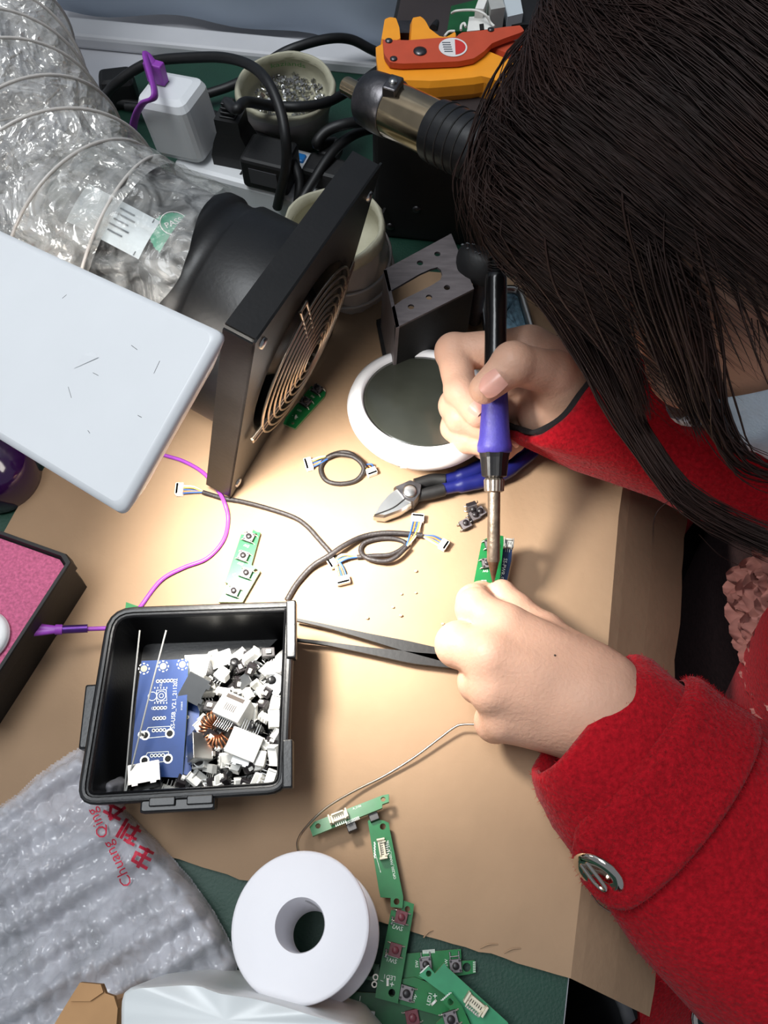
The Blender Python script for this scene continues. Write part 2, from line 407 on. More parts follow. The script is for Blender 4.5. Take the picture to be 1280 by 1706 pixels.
# drooping flap beyond the fold
fo = right; outp = []
outer_px = [(1085, 1694), (1096, 1545), (1128, 1080), (1143, 880), (1158, 740), (1175, 520)]
outer = [P(a, b, -.044 if b < 1500 else -.034) for a, b in outer_px]
rings = [[], []]
def rs(pts, n):
    pts = [Vector(p) for p in pts]; L = [0]
    for a, b in zip(pts, pts[1:]): L.append(L[-1]+(b-a).length)
    out = []
    for k in range(n):
        d = L[-1]*k/(n-1); i = 0
        while i < len(L)-2 and L[i+1] < d: i += 1
        out.append(pts[i].lerp(pts[i+1], (d-L[i])/(L[i+1]-L[i])))
    return out
A, B = rs(fo, 40), rs(outer, 40)
B = [b+Vector((rnd.uniform(-.001, .001), 0, 0)) for b in B]
g1 = [A, [a.lerp(b, .12)+Vector((0, 0, .0008)) for a, b in zip(A, B)], [a.lerp(b, .5)+Vector((0, 0, .0015)) for a, b in zip(A, B)], B]
g2 = [[p-Vector((0, 0, .0038)) for p in r] for r in g1]
full = g1+g2[::-1]
mb.loft(full, 'cardboard', closed=False, cap=False, smooth=False, loop=True)
# torn scuffs near the lower edge
for (a, b) in (((706, 1562), (722, 1550)), ((800, 1580), (830, 1573)), ((840, 1588), (868, 1580))):
    mb.tube([P(a[0], a[1], .0040), P((a[0]+b[0])/2, (a[1]+b[1])/2-3, .0047), P(b[0], b[1], .0040)], .00035, 'cardboard', n=5, sp=4)
card = mb.build('cardboard_sheet'); tag(card, 'brown cardboard sheet spread over the green bench mat as a work pad', 'cardboard')
CZ = .0042    # top of the cardboard
# dark bin standing under the bench edge
bk = thing('waste_bin', 'dark round bin with a grey rim below the near bench corner', 'bin', (.125, -.115, -.74))
mb = MB(); mb.lathe([(.06, 0), (.075, .40), (.073, .40), (.058, .01), (.0, .01)], 'black_plastic', n=40, cap=False); mb.build('body', bk)
mb = MB(); mb.lathe([(.074, .397), (.081, .399), (.082, .407), (.074, .409), (.072, .403), (.074, .397)], 'grey_plastic', n=40, cap=False); mb.build('rim', bk)

# ------------------------------------------------------------------ lamp head
LZ = .205
lc = [P(375, 550, LZ), P(200, 861, LZ-.0245)]
ldir = (P(0, 380, LZ-.021)-lc[0]).normalized()
lw = (lc[1]-lc[0]); Wd = lw.length; lx = lw.normalized(); ly = ldir-lx*ldir.dot(lx); ly.normalize(); lz = lx.cross(ly)
LO = lc[0]
if lz.z < 0: lz = -lz; lx = -lx; LO = lc[1]
LL = .30
lf = Matrix((lx, ly, lz)).transposed()          # x along the short edge, y along the head, z up
lamp = thing('desk_lamp', 'white box-shaped desk lamp head lighting the cardboard work pad', 'lamp', LO, lf)
mb = MB()
# shade: an open tray with rounded top edges, drawn as a shell
def rrect(x0, x1, y0, y1, r, n=4):
    o = []
    for (cx, cy, a0) in ((x1-r, y1-r, 0), (x0+r, y1-r, 90), (x0+r, y0+r, 180), (x1-r, y0+r, 270)):
        for k in range(n+1):
            a = math.radians(a0+90*k/n); o.append((cx+r*math.cos(a), cy+r*math.sin(a)))
    return o
ol = rrect(0, Wd, 0, LL, .0035)
def ins(o, d):
    cx, cy = Wd/2, LL/2
    return [((x-cx)*(1-2*d/Wd)+cx, (y-cy)*(1-2*d/LL)+cy) for x, y in o]
prof = [(.009, -.016), (.0006, -.0035), (.001, -.001), (.0035, 0)]
R = [[Vector((x, y, z)) for x, y in ins(ol, d)] for d, z in prof]
mb.loft(R, 'white_plastic', cap=False); mb.add(R[-1], [tuple(range(len(ol)))], 'white_plastic')
R2 = [[Vector((x, y, z)) for x, y in ins(ol, d)] for d, z in [(.009, -.016), (.0105, -.016), (.004, -.004)]]
mb.loft(R2, 'white_plastic', cap=False); mb.add(R2[-1], [tuple(range(len(ol)-1, -1, -1))], 'white_plastic')
for (a, b, c, d) in ((.028, .046, .031, .050), (.040, .040, .040, .043), (.05, .018, .055, .0185), (.02, .03, .0205, .0315), (.06, .075, .062, .074), (.034, .013, .034, .015), (.055, .030, .0555, .0335)):
    mb.tube([Vector((a, b, .00005)), Vector((c, d, .00005))], .00010, 'grey_plastic', n=4)
mb.add([(.038, .052, .0002), (.046, .044, .0004), (.047, .048, .0002), (.044, .051, .0005)], [(0, 1, 3), (1, 2, 3), (0, 3, 2)], 'white_plastic')
mb.build('shade', lamp)
mb = MB(); mb.box((Wd/2, .075, -.0105), (Wd*.62, .10, .002), 'diffuser', bev=.002); mb.build('light_panel', lamp)
mb = MB(); e = Vector((Wd/2, LL-.02, -.008))
armw = [e, e+Vector((0, .12, -.01)), e+Vector((0, .22, -.05))]
base = WM[lamp.name].inverted() @ Vector((-.42, .40, 0.0))
mb.tube([armw[0], armw[1], armw[2], base+Vector((0, 0, .06)), base], .007, 'white_plastic', n=12, sp=6); mb.build('arm', lamp)
mb = MB(); mb.lathe([(.07, 0), (.07, .012), (.06, .018), (.01, .02)], 'white_plastic', X=TM((-.42, .40, .0005))); mb.build('base', lamp, True)
l = bpy.data.lights.new('lamp_bulb', 'AREA'); l.shape = 'DISK'; l.size = .045; l.energy = LAMP_POWER; l.color = (1.0, .955, .88); l.spread = math.radians(92)
lo = bpy.data.objects.new('lamp_bulb', l); COL.objects.link(lo)
lp = WM[lamp.name] @ Vector((Wd*.55, .030, -.020)); lo.location = lp
lo.rotation_euler = (P(560, 950)-lp).to_track_quat('-Z', 'Y').to_euler()

# ------------------------------------------------------------------ exhaust fan
fC = P(383, 831, CZ+.004); fB = P(426, 572, .150); fA = P(637, 272, .139)
u2 = (fB-fC).normalized(); SS = (fB-fC).length
u1 = (fA-fB); u1 = (u1-u2*u1.dot(u2)).normalized(); un = u1.cross(u2).normalized()
if un.x < 0: un = -un
fm = Matrix((u1, u2, un)).transposed()
fan = thing('exhaust_fan', 'black round duct fan with a square plate and wire grille standing on edge', 'fan', fC, fm)
S1 = (fA-fB).dot(u1); SKW = (fA-fB).dot(u2)
mb = MB()
circ = lambda r, n=48: [(S1/2+r*math.cos(2*math.pi*k/n), SS/2+r*math.sin(2*math.pi*k/n)) for k in range(n)]
RG = .052
cut = .010
dz0 = -(fC.z+u1.z*S1-CZ-.001)/u2.z; dz0 = max(0.0, dz0)
sq = [(0, 0), (S1, dz0), (S1, SS+SKW), (0, SS)]
mb.prism(sq, -.0012, 0, 'black_enamel', holes=[circ(RG)])
for (a, b) in (((0, 0), (S1, dz0)), ((S1, dz0), (S1, SS+SKW)), ((S1, SS+SKW), (0, SS)), ((0, SS), (0, 0))):
    a, b = Vector((*a, 0)), Vector((*b, 0)); d = (b-a).normalized(); nn = Vector((-d.y, d.x, 0))
    q = [a+d*.002, b-d*.002]
    mb.add([q[0], q[1], q[1]-Vector((0, 0, .016)), q[0]-Vector((0, 0, .016)), q[0]+nn*.0012, q[1]+nn*.0012, q[1]+nn*.0012-Vector((0, 0, .016)), q[0]+nn*.0012-Vector((0, 0, .016))],
           [(0, 1, 2, 3), (7, 6, 5, 4), (3, 2, 6, 7), (0, 3, 7, 4), (1, 5, 6, 2)], 'black_enamel')
mb.build('mounting_plate', fan)
c0 = Matrix.Translation((S1/2, SS/2, 0))
mb = MB()
mb.lathe([(RG, 0), (RG+.001, -.004), (.0590, -.006), (.0590, -.012), (.0580, -.048), (.0562, -.050), (.0548, -.054), (.0550, -.060), (.0568, -.062), (.0566, -.067), (.0535, -.071), (.0515, -.074), (.0505, -.125), (.0485, -.125), (.0485, -.06), (RG-.003, -.01), (RG-.002, -.001), (RG, 0)], 'black_enamel', X=c0, n=64, cap=False)
mb.build('housing', fan)
mb = MB()
for k in range(9):
    r = .010+k*.0050
    mb.tube([Vector((S1/2+r*math.cos(2*math.pi*i/56), SS/2+r*math.sin(2*math.pi*i/56), .004+.0045*(1-(r/.052)**2))) for i in range(56)], .00085, 'wire_metal', n=6, closed=True)
for a in (20, 110, 200, 290):
    for off in (-.003, .003):
        ca, sa = math.cos(math.radians(a)), math.sin(math.radians(a))
        mb.tube([Vector((S1/2+ca*r-sa*off, SS/2+sa*r+ca*off, .003+.0045*(1-(r/.058)**2))) for r in (.008, .02, .035, .05, .0585)], .0010, 'wire_metal', n=6)
    mb.tube([Vector((S1/2+ca*.0585-sa*o, SS/2+sa*.0585+ca*o, .003)) for o in (-.003, -.001, .001, .003)], .001, 'wire_metal', n=6)
mb.build('grille', fan)
mb = MB(); mb.lathe([(.022, -.03), (.022, -.010), (.019, -.006), (.001, -.005)], 'black_plastic', X=c0)
mb.build('motor_hub', fan)
for k in range(7):
    mb = MB(); a = 2*math.pi*k/7; vs = []
    for (r, w, z) in ((.020, .5, -.012), (.034, .42, -.011), (.047, .36, -.010)):
        for q in (-1, 1): vs.append((S1/2+r*math.cos(a+q*w*.5), SS/2+r*math.sin(a+q*w*.5), z-.012*(q+1)/2))
    vs += [(x, y, z-.001) for x, y, z in vs]
    mb.add(vs, [(0, 1, 3, 2), (2, 3, 5, 4), (6, 8, 9, 7), (8, 10, 11, 9), (4, 5, 11, 10), (0, 6, 7, 1)], 'black_plastic', True); mb.build('fan_blade', fan)
for (x, y) in ((.008, .008), (S1-.008, .008), (S1-.008, SS-.008), (.008, SS-.008)):
    mb = MB(); mb.lathe([(.0030, 0), (.0028, .0012), (.001, .0016)], 'steel', X=Matrix.Translation((x, y, 0)), n=12); mb.build('screw', fan)
# stickers on the housing (local cylinder coordinates: angle, distance behind plate)
def onhouse(a, z, r): return Vector((S1/2+r*math.cos(a), SS/2+r*math.sin(a), z))
def curved_patch(mb, ca, cz, fn_inside, ra, rzz, r, m, n=26):
    vs, fs = [], []; idx = {}
    for i in range(n+1):
        for j in range(n+1):
            u, v = i/n*2-1, j/n*2-1
            idx[i, j] = len(vs); vs.append(onhouse(ca+u*ra/r, cz+v*rzz, r))
    for i in range(n):
        for j in range(n):
            u, v = (i+.5)/n*2-1, (j+.5)/n*2-1
            if fn_inside(u, v): fs.append((idx[i, j], idx[i+1, j], idx[i+1, j+1], idx[i, j+1]))
    mb.add(vs, fs, m, True)
def house_angle(px, py, r=.0508):
    """angle and depth on the housing seen at a picture point"""
    best = None; wm = WM[fan.name]
    o = wm.inverted() @ Vector((0, 0, CAM_H)); d = (wm.inverted().to_3x3() @ (D(px, py, 1.0)-Vector((0, 0, CAM_H)))).normalized()
    ox, oy = o.x-S1/2, o.y-SS/2
    a = d.x*d.x+d.y*d.y; b = 2*(ox*d.x+oy*d.y); c = ox*ox+oy*oy-r*r; q = b*b-4*a*c
    if q < 0: return 2.0, -.1
    t = (-b-math.sqrt(q))/(2*a); p = o+d*t
    return math.atan2(p.y-SS/2, p.x-S1/2), p.z
sa, sz = house_angle(294, 393)
mb = MB(); curved_patch(mb, sa, sz, lambda u, v: u*u+v*v < 1, .0125, .0125, .0525, 'sticker_green', 40)
def wrap_text(mb, txt, size, ca, cz, r, m, ang):
    t = MB(); t.text(txt, size, m, rz(ang).to_4x4())
    mb.add([onhouse(ca+p.x/r, cz+p.y, r) for p in t.v], t.f, m)
st = mb.build('pass_sticker', fan); st['label'] = 'round green sticker reading PASS'
mb = MB(); wrap_text(mb, 'PASS', .0045, sa-.09, sz-.004, .0529, 'sticker_white', 150)
t = MB()
for k in range(24):
    a0, a1 = 2*math.pi*k/24, 2*math.pi*(k+1)/24
    for q in ((.0064, .0068),):
        t.add([(q[0]*math.cos(a0), q[0]*math.sin(a0), 0), (q[1]*math.cos(a0), q[1]*math.sin(a0), 0), (q[1]*math.cos(a1), q[1]*math.sin(a1), 0), (q[0]*math.cos(a1), q[0]*math.sin(a1), 0)], [(0, 1, 2, 3)], 'sticker_white')
mb.add([onhouse(sa-.09+p.x/.0515, sz-.004+p.y, .0529) for p in t.v], t.f, 'sticker_white')
for (dx, dy, w, h) in ((.005, .006, .004, .0005), (.005, .0045, .0005, .004), (.008, .003, .003, .0005), (.006, .0075, .0005, .0025)):
    mb.add([onhouse(sa+(dx+a*w/2)/.0515, sz+dy+b*h/2, .0529) for a, b in ((-1, -1), (1, -1), (1, 1), (-1, 1))], [(0, 1, 2, 3)], 'sticker_white')
mb.build('sticker_print', st)
sa2, sz2 = house_angle(412, 318)
mb = MB(); curved_patch(mb, sa2, sz2, lambda u, v: True, .011, .020, .0527, 'sticker_pale', 12)
lb = mb.build('rating_label', fan); lb['label'] = 'pale rectangular label on the fan housing'
mb = MB()
for k in range(5):
    mb.add([onhouse(sa2+(-.007+k*.003)/.0515+a*.0004/.05, sz2+.004+b*(.004+.002*(k % 2)), .0531) for a, b in ((-1, -1), (1, -1), (1, 1), (-1, 1))], [(0, 1, 2, 3)], 'ink_grey')
mb.add([onhouse(sa2+a*.010/.05, sz2+.017+b*.0003, .0531) for a, b in ((-1, -1), (1, -1), (1, 1), (-1, 1))], [(0, 1, 2, 3)], 'ink_grey')
mb.build('label_print', lb)
# foot block that props the tube
# ------------------------------------------------------------------ flexible clear duct
wmf = WM[fan.name]
p_in = wmf @ Vector((S1/2, SS/2, -.100)); p_end = wmf @ Vector((S1/2, SS/2, -.132))
path = [p_in, p_end, P(95, 325, .098), P(38, 258, .102), P(-8, 175, .102), P(-35, 80, .10), Vector((-.285, .535, .135)), Vector((-.305, .565, .21)), Vector((-.31, .575, .33))]
cp = smooth_path(path, 26)
# arc-length spacing
cp = rs(cp, 230)
mb = MB(); rings = []; NA = 120
np.random.seed(3)
L = [0.0]
for a, b in zip(cp, cp[1:]): L.append(L[-1]+(b-a).length)
pitch = .030; centers = []
upv = Vector((0, 0, 1))
ph = np.random.uniform(0, 6.28, (12, 3)); fq = np.random.uniform(.4, 1.6, 12)
jit = np.random.normal(0, 1, (len(cp), NA))
jit = (jit+np.roll(jit, 1, 1)+np.roll(jit, 1, 0)+np.roll(np.roll(jit, 1, 0), 1, 1))/2
for i, c in enumerate(cp):
    t = (cp[min(i+1, len(cp)-1)]-cp[max(i-1, 0)]).normalized()
    x = upv.cross(t).normalized(); y = t.cross(x)
    s = L[i]; fr_ = (s % pitch)/pitch; dip = .5-.5*math.cos(2*math.pi*fr_)
    base_r = .0560+.002*min(1, s/.08)
    ring = []
    for k in range(NA):
        a = 2*math.pi*k/NA
        r = base_r-.0060*dip*min(1, max(0, s-.03)/.03)
        cr = abs(math.sin(a*11+3*math.sin(s*60+ph[0, 0])+ph[0, 1]))*.45+abs(math.sin(a*19-s*140+ph[1, 0]))*.3+abs(math.sin(a*7+s*220+2*math.sin(a*3)))*.35
        r += (-.0066*cr+.0003*jit[i, k])*min(1, dip*1.5+.05)*(.35+.65*min(1, max(0, s-.02)/.04))
        ring.append(c+x*r*math.cos(a)+y*r*math.sin(a))
    rings.append(ring)
duct = thing('duct', 'clear crinkled plastic flexible duct with wire rings leading off the fan', 'duct', cp[0])
mb.loft(rings, 'duct_film', cap=False, smooth=False); mb.build('film', duct, True)
s = 0.0
for i, c in enumerate(cp):
    if L[i] >= s and i > 2:
        s += pitch
        t = (cp[min(i+1, len(cp)-1)]-cp[max(i-1, 0)]).normalized(); x = upv.cross(t).normalized(); y = t.cross(x)
        rr = .0562+.002*min(1, L[i]/.08)
        m2 = MB(); m2.tube([c+x*rr*math.cos(2*math.pi*k/64)+y*rr*math.sin(2*math.pi*k/64) for k in range(64)], .0009, 'ring_clear', n=6, closed=True); m2.build('wire_ring', duct, True)
# loose film collar drawn over the housing, its cut edge ragged
mb = MB(); rg = []
for j in range(20):
    ring = []
    for k in range(110):
        a = 2*math.pi*k/110
        zend = -.066-.007*math.sin(a*2+.6)-.003*math.sin(a*5)
        z = zend+(-.132-zend)*j/19
        r = .0537+.0020*abs(math.sin(a*7+j*.35))+.0016*abs(math.sin(a*13-j*.5))+.0008*rnd.random()+.003*max(0, 1-j/6)*abs(math.sin(a*4))
        ring.append(wmf @ onhouse(a, z, max(.0537, r) if z < -.079 else max(.0583, r)))
    rg.append(ring)
mb.loft(rg, 'clear_film', cap=False, smooth=False); mb.build('collar', duct, True)
# ------------------------------------------------------------------ circuit boards
TH = .0016
def circ2(c, r, n=14, ry=None): return [(c[0]+r*math.cos(2*math.pi*k/n), c[1]+(ry or r)*math.sin(2*math.pi*k/n)) for k in range(n)]
def board_frame(origin, along, tilt=None):
    """local frame lying flat at origin, x along the given world direction; or tilted by a full matrix"""
    x = Vector((along.x, along.y, 0)).normalized(); y = Vector((-x.y, x.x, 0))
    m = Matrix((x, y, Vector((0, 0, 1)))).transposed()
    if tilt: m = m @ euler(*tilt)
    return m
class Board:
    """a board drawn by picture points dropped on its own (possibly tilted) top plane"""
    def __init__(s, name, label, px_outline, z, along, tilt=None, holes=(), m='pcb_green', group=None, cat='circuit board', traces=6, at=None):
        c = at or px_outline[0]; s.o = P(c[0], c[1], z)
        a = P(along[1][0], along[1][1], z)-P(along[0][0], along[0][1], z)
        s.fr = board_frame(s.o, a, tilt); s.t = thing(name, label, cat, s.o, s.fr, group)
        s.inv = WM[s.t.name].inverted(); s.n = s.fr @ Vector((0, 0, 1))
        ol = [s.L(*p) for p in px_outline]
        mb = MB(); hs = [circ2(s.L(h[0], h[1]), h[2]) for h in holes]
        mb.prism(ol, -TH, 0, m, holes=hs, side='pcb_edge')
        xs = [p[0] for p in ol]; ys = [p[1] for p in ol]
        mb.build('board', s.t)
        s.silk = MB()
        s.cx, s.cy = sum(xs)/len(xs), sum(ys)/len(ys)
        for h in holes:
            r = h[2]; c = s.L(h[0], h[1])
    def L(s, px, py):
        o = s.inv @ Vector((0, 0, CAM_H)); d = s.inv.to_3x3() @ (D(px, py, 1)-Vector((0, 0, CAM_H)))
        t = -o.z/d.z; q = o+d*t; return (q.x, q.y)
    def ang(s, p, q):
        a, b = s.L(*p), s.L(*q); return math.degrees(math.atan2(b[1]-a[1], b[0]-a[0]))
    def switch(s, px, py, rot=0, body='switch_black', plate='switch_plate', size=.006, legs=True, label=None):
        x, y = s.L(px, py); X = Matrix.Translation((x, y, 0)) @ rz(rot).to_4x4(); h = size/2
        mb = MB(); mb.box((0, 0, .0012), (size, size, .0024), 'switch_black' if body == 'switch_black' else body, X=X, bev=.0003)
        mb.box((0, 0, .00255), (size*.96, size*.96, .0004), plate, X=X)
        for a in (-1, 1):
            for b in (-1, 1): mb.cyl((a*h*.72, b*h*.72, .0026), (a*h*.72, b*h*.72, .0031), .00055, body, n=8, X=X)
        if legs:
            for a in (-1, 1):
                for b in (-.42, .42): mb.tube([(a*h*.9, b*size, .0016), (a*h*1.25, b*size, .0016), (a*h*1.38, b*size, .0001), (a*h*1.5, b*size, .0001)], .00035, 'pad', n=5, X=X)
        sw = mb.build('switch', s.t)
        if label: sw['label'] = label
        b2 = MB(); b2.lathe([(size*.28, .0026), (size*.28, .0040), (size*.25, .0043), (.0002, .0043)], body, X=X, n=16); b2.build('button', sw)
        return sw
    def lead_bar(s, px, py, rot=0, w=.005, d=.0035):
        """the bright bent legs of a side-soldered switch"""
        x, y = s.L(px, py); X = Matrix.Translation((x, y, 0)) @ rz(rot).to_4x4(); mb = MB()
        for a in (-1, 1): mb.tube([(a*w/2, 0, .0002), (a*w/2, d, .0006)], .00045, 'steel', n=6, X=X)
        mb.tube([(-w/2, d*.4, .0005), (w/2, d*.4, .0005)], .00035, 'steel', n=5, X=X); mb.build('solder_lug', s.t)
    def connector(s, px, py, rot=0, w=.016, d=.0048, h=.0045, n=6, m='ivory'):
        x, y = s.L(px, py); X = Matrix.Translation((x, y, 0)) @ rz(rot).to_4x4(); mb = MB()
        mb.box((0, 0, h*.3), (w, d, h*.6), m, X=X, bev=.0003)
        for a in (-1, 1):
            mb.box((a*w*.45, 0, h*.5), (w*.10, d*1.25, h), m, X=X, bev=.0003)
            mb.box((a*w*.33, -d*.45, h*.6), (w*.06, d*.5, h*.6), m, X=X)
        mb.box((0, d*.4, h*.55), (w*.62, d*.2, h*.8), m, X=X)
        for k in range(n):
            xx = (k-(n-1)/2)*w*.62/n
            mb.box((xx, 0, h*.62), (w*.03, d*.34, .0004), 'core_dark', X=X)
            mb.box((xx, -d*.72, .0002), (w*.045, d*.5, .0003), 'pad', X=X)
        mb.build('connector', s.t)
    def rect(s, px, py, w, h, rot=0, m='silk', z=.0001):
        x, y = s.L(px, py); X = Matrix.Translation((x, y, 0)) @ rz(rot).to_4x4()
        s.silk.add([(-w/2, -h/2, z), (w/2, -h/2, z), (w/2, h/2, z), (-w/2, h/2, z)], [(0, 1, 2, 3)], m, X=X)
    def txt(s, px, py, t, size, rot=0, m='silk'):
        x, y = s.L(px, py); s.silk.text(t, size, m, Matrix.Translation((x, y, .00012)) @ rz(rot).to_4x4())
    def ringp(s, px, py, r0, r1, m='silk', n=18, z=.00011):
        x, y = s.L(px, py)
        for k in range(n):
            a, b = 2*math.pi*k/n, 2*math.pi*(k+1)/n
            s.silk.add([(x+r0*math.cos(a), y+r0*math.sin(a), z), (x+r1*math.cos(a), y+r1*math.sin(a), z), (x+r1*math.cos(b), y+r1*math.sin(b), z), (x+r0*math.cos(b), y+r0*math.sin(b), z)], [(0, 1, 2, 3)], m)
    def line(s, pts, w=.00025, m='silk', z=.0001):
        ps = [s.L(*p) for p in pts]
        for a, b in zip(ps, ps[1:]):
            a, b = Vector((*a, z)), Vector((*b, z)); d = (b-a).normalized(); n = Vector((-d.y, d.x, 0))*w/2
            s.silk.add([a-n, b-n, b+n, a+n], [(0, 1, 2, 3)], m)
    def led(s, px, py, rot=0):
        x, y = s.L(px, py); X = Matrix.Translation((x, y, 0)) @ rz(rot).to_4x4(); mb = MB()
        mb.box((0, 0, .0004), (.0016, .0010, .0008), 'connector_white', X=X)
        for a in (-1, 1): mb.box((a*.0012, 0, .0003), (.0007, .0010, .0005), 'pad', X=X)
        mb.build('led', s.t)
    def done(s):
        if s.silk.f: s.silk.build('printing', s.t)
        return s.t
# board with four push switches above the bin
b = Board('switch_board', 'green stepped board with four push switches between the purple wire and the bin', [(428, 886), (434, 887), (419, 941), (434, 951), (404, 1003), (364, 1003), (380, 972), (375, 970), (402, 890), (418, 892), (422, 882)], CZ+.003, ((404, 1003), (434, 951)),
          holes=[(426, 891, .0010), (426, 951, .0012)])
for (x, y) in ((416, 897), (406.5, 928.5), (411.5, 957), (391, 987)):
    b.switch(x, y, b.ang((0+400, 940), (422, 948)) if 0 else b.ang((x-10, y-3), (x+10, y+4)), size=.0058)
for (x, y) in ((411, 909), (401, 939), (403, 967), (381, 998)): b.txt(x, y, 'SW', .0022, b.ang((x+10, y+4), (x-10, y-3)))
b.line([(387, 958), (393, 955)]); b.line([(388, 956), (390, 960)]); b.line([(402, 910), (405, 920)], m='trace'); b.line([(391, 967), (394, 977)], m='trace'); b.done()
# corner of a board behind the bin
b = Board('switch_board', 'green board corner peeking out behind the rim of the black bin', [(210, 1003), (236, 1012), (262, 1024), (250, 1060), (205, 1050)], CZ+TH, ((210, 1003), (236, 1012))); b.switch(236, 1040, 10); b.done()
# board under the fan
b = Board('switch_board', 'small green board with two black push switches beside the foot of the fan', [(519, 643), (543, 653), (541, 660), (492, 714), (472, 706), (476, 696)], CZ+.002, ((476, 700), (530, 648)), holes=[(488, 705, .0010)])
for (x, y) in ((529, 651), (510, 672)): b.switch(x, y, b.ang((x-8, y-5), (x+8, y+5)), plate='switch_plate')
b.txt(492, 694, '-  +', .003, b.ang((480, 690), (500, 700))); b.txt(499, 684, 'LED', .0018, b.ang((480, 690), (500, 700))); b.led(493, 695, 30); b.txt(521, 661, 'SW', .0019, b.ang((514, 656), (530, 668))); b.done()
# board with ivory connector lying by the solder wire
b = Board('panel_board', 'narrow green board with an ivory connector lying along the loose solder wire', [(637, 1325), (648, 1323), (648, 1336), (637, 1340), (637, 1346), (521, 1393), (516, 1378), (524, 1369)], CZ+.0070, ((520, 1385), (640, 1338)), tilt=(-14, 0, 0), holes=[(638.5, 1331.5, .0012), (530, 1376, .0013)])
b.connector(565, 1363, b.ang((540, 1373), (590, 1353)), w=.0098, d=.0036)
b.connector
for k in range(11): b.rect(577+k*2.1, 1371-k*.85, .0003, .0016, 8)
b.txt(595, 1345, 'A_2106', .0014, b.ang((540, 1373), (590, 1353)))
mb = MB()
for (x, y) in ((585, 1374), (622, 1357)):
    q = b.L(x, y); mb.box((q[0], q[1], -TH-.0018), (.0048, .0048, .0036), 'switch_black', bev=.0003)
mb.build('underside_switch', b.t); b.done()
# long board reaching from the wire to the red switches
b = Board('panel_board', 'long green board with an ivory connector propped on the board with red switches', [(613, 1368), (617, 1364), (640, 1367), (648, 1371), (650, 1384), (672, 1494), (671, 1513), (651, 1511), (651, 1496), (634, 1495), (631, 1480)], CZ+.0055, ((645, 1500), (625, 1366)), tilt=(0, 2.5, 0), holes=[(638, 1377, .0015), (661, 1502, .0014)])
b.connector(637, 1415, b.ang((641, 1440), (633, 1390)), w=.0095, d=.0032)
b.txt(652, 1432, 'OPL250_PANEL_A_2106', .0017, b.ang((660, 1470), (645, 1395)))
for k in range(9): b.rect(626.5+k*.9, 1425+k*3.2, .0016, .0003, 8)
for k in range(6): b.rect(624.5, 1405+k*4.5, .0014, .0006, 10)
b.done()
# board with two red switches
b = Board('switch_board', 'green board with two dark red push switches and LED1 print right of the solder spool', [(672, 1500), (690, 1506), (688, 1524), (668, 1640), (663, 1672), (625, 1662), (630, 1630), (652, 1516), (668, 1518)], CZ+.0052, ((645, 1668), (672, 1502)), tilt=(0, 1.5, 0), holes=[(679, 1514.5, .0013), (653, 1654, .0016)])
for (x, y, l) in ((668.5, 1528, 'SW2'), (658.5, 1582.5, 'SW1')):
    b.switch(x, y, b.ang((x-10, y-3), (x+10, y+3)), 'switch_red', 'switch_red', size=.0056)
    b.txt(x-6, y+17, l, .0026, b.ang((x+10, y+3), (x-10, y-3))); b.line([(x-14, y+8), (x+5, y+14)])
    b.lead_bar(x-13, y+6, b.ang((x-13, y+10), (x-11, y-4)), w=.0028, d=.0012)
b.txt(649, 1628, 'LED1', .0026, b.ang((660, 1630), (640, 1626))); b.led(646, 1636, 10); b.txt(654, 1640, '+', .004, 0); b.line([(634, 1633), (639, 1635)])
for k in range(4): b.line([(660+k*1.6, 1600), (656+k*1.6, 1628)], .0002, 'trace')
b.done()
# board with two switches on the green mat
b = Board('switch_board', 'green board with two switches and bright bent lugs lying flat on the green mat', [(664, 1590), (768, 1581), (769, 1601), (791, 1600), (793, 1621), (770, 1625), (740, 1628), (668, 1636)], .0044, ((670, 1612), (780, 1604)), holes=[(778, 1611.5, .0019)])
b.switch(709, 1606, b.ang((690, 1608), (730, 1604)), size=.0056, legs=False); b.switch(758.5, 1608.5, b.ang((740, 1610), (780, 1606)), size=.0056, legs=False)
b.lead_bar(710, 1600, b.ang((690, 1602), (730, 1598)), w=.0042, d=.0035); b.lead_bar(758, 1599, b.ang((740, 1601), (780, 1597)), w=.0042, d=.0035)
for k in range(11): b.rect(705+k*1.9, 1586-k*.16, .0003, .0016)
for k in range(6): b.rect(790.5, 1603+k*3.2, .0013, .0003)
b.txt(695, 1606, 'SW', .002, 85); b.txt(744, 1604, 'SW', .002, 85); b.done()
# board under it with one grey switch
b = Board('switch_board', 'green board with one grey switch and LED1 print under the pale tilted board', [(664, 1632), (690, 1628), (722, 1640), (770, 1680), (760, 1700), (690, 1680), (658, 1670)], .0064, ((664, 1650), (760, 1690)), traces=4)
b.switch(677, 1654, b.ang((667, 1651), (690, 1658)), size=.0062, plate='switch_plate'); b.txt(716, 1664, 'LED1', .0024, b.ang((712, 1678), (717, 1654))); b.led(723, 1670, 60); b.txt(725, 1660, '+', .004, 20); b.txt(691, 1663, 'SW', .002, 75)
for k in range(4): b.line([(695, 1642+k*4), (712+k*2, 1652+k*3), (716+k*2, 1672)], .00022, 'trace')
b.done()
# pale tilted board
b = Board('panel_board', 'pale green board with an ivory six-pin connector lying on top of the board pile', [(713, 1608), (725, 1622), (740, 1604), (746, 1612), (846, 1703), (862, 1740), (800, 1740), (778, 1690), (752, 1665), (698, 1625)], .0135, ((705, 1615), (830, 1725)), tilt=(3, 2, 0), holes=[(714.5, 1622, .0013)], m='pcb_pale')
b.connector(792, 1671, b.ang((776, 1658), (808, 1685)), w=.0105, d=.0040)
for k in range(9): b.rect(777+k*2.6, 1676+k*2.2, .0011, .0005, 40, 'pad')
for k in range(7): b.rect(702+k*1.8, 1620-k*1.8, .0003, .0014, -30)
b.done()
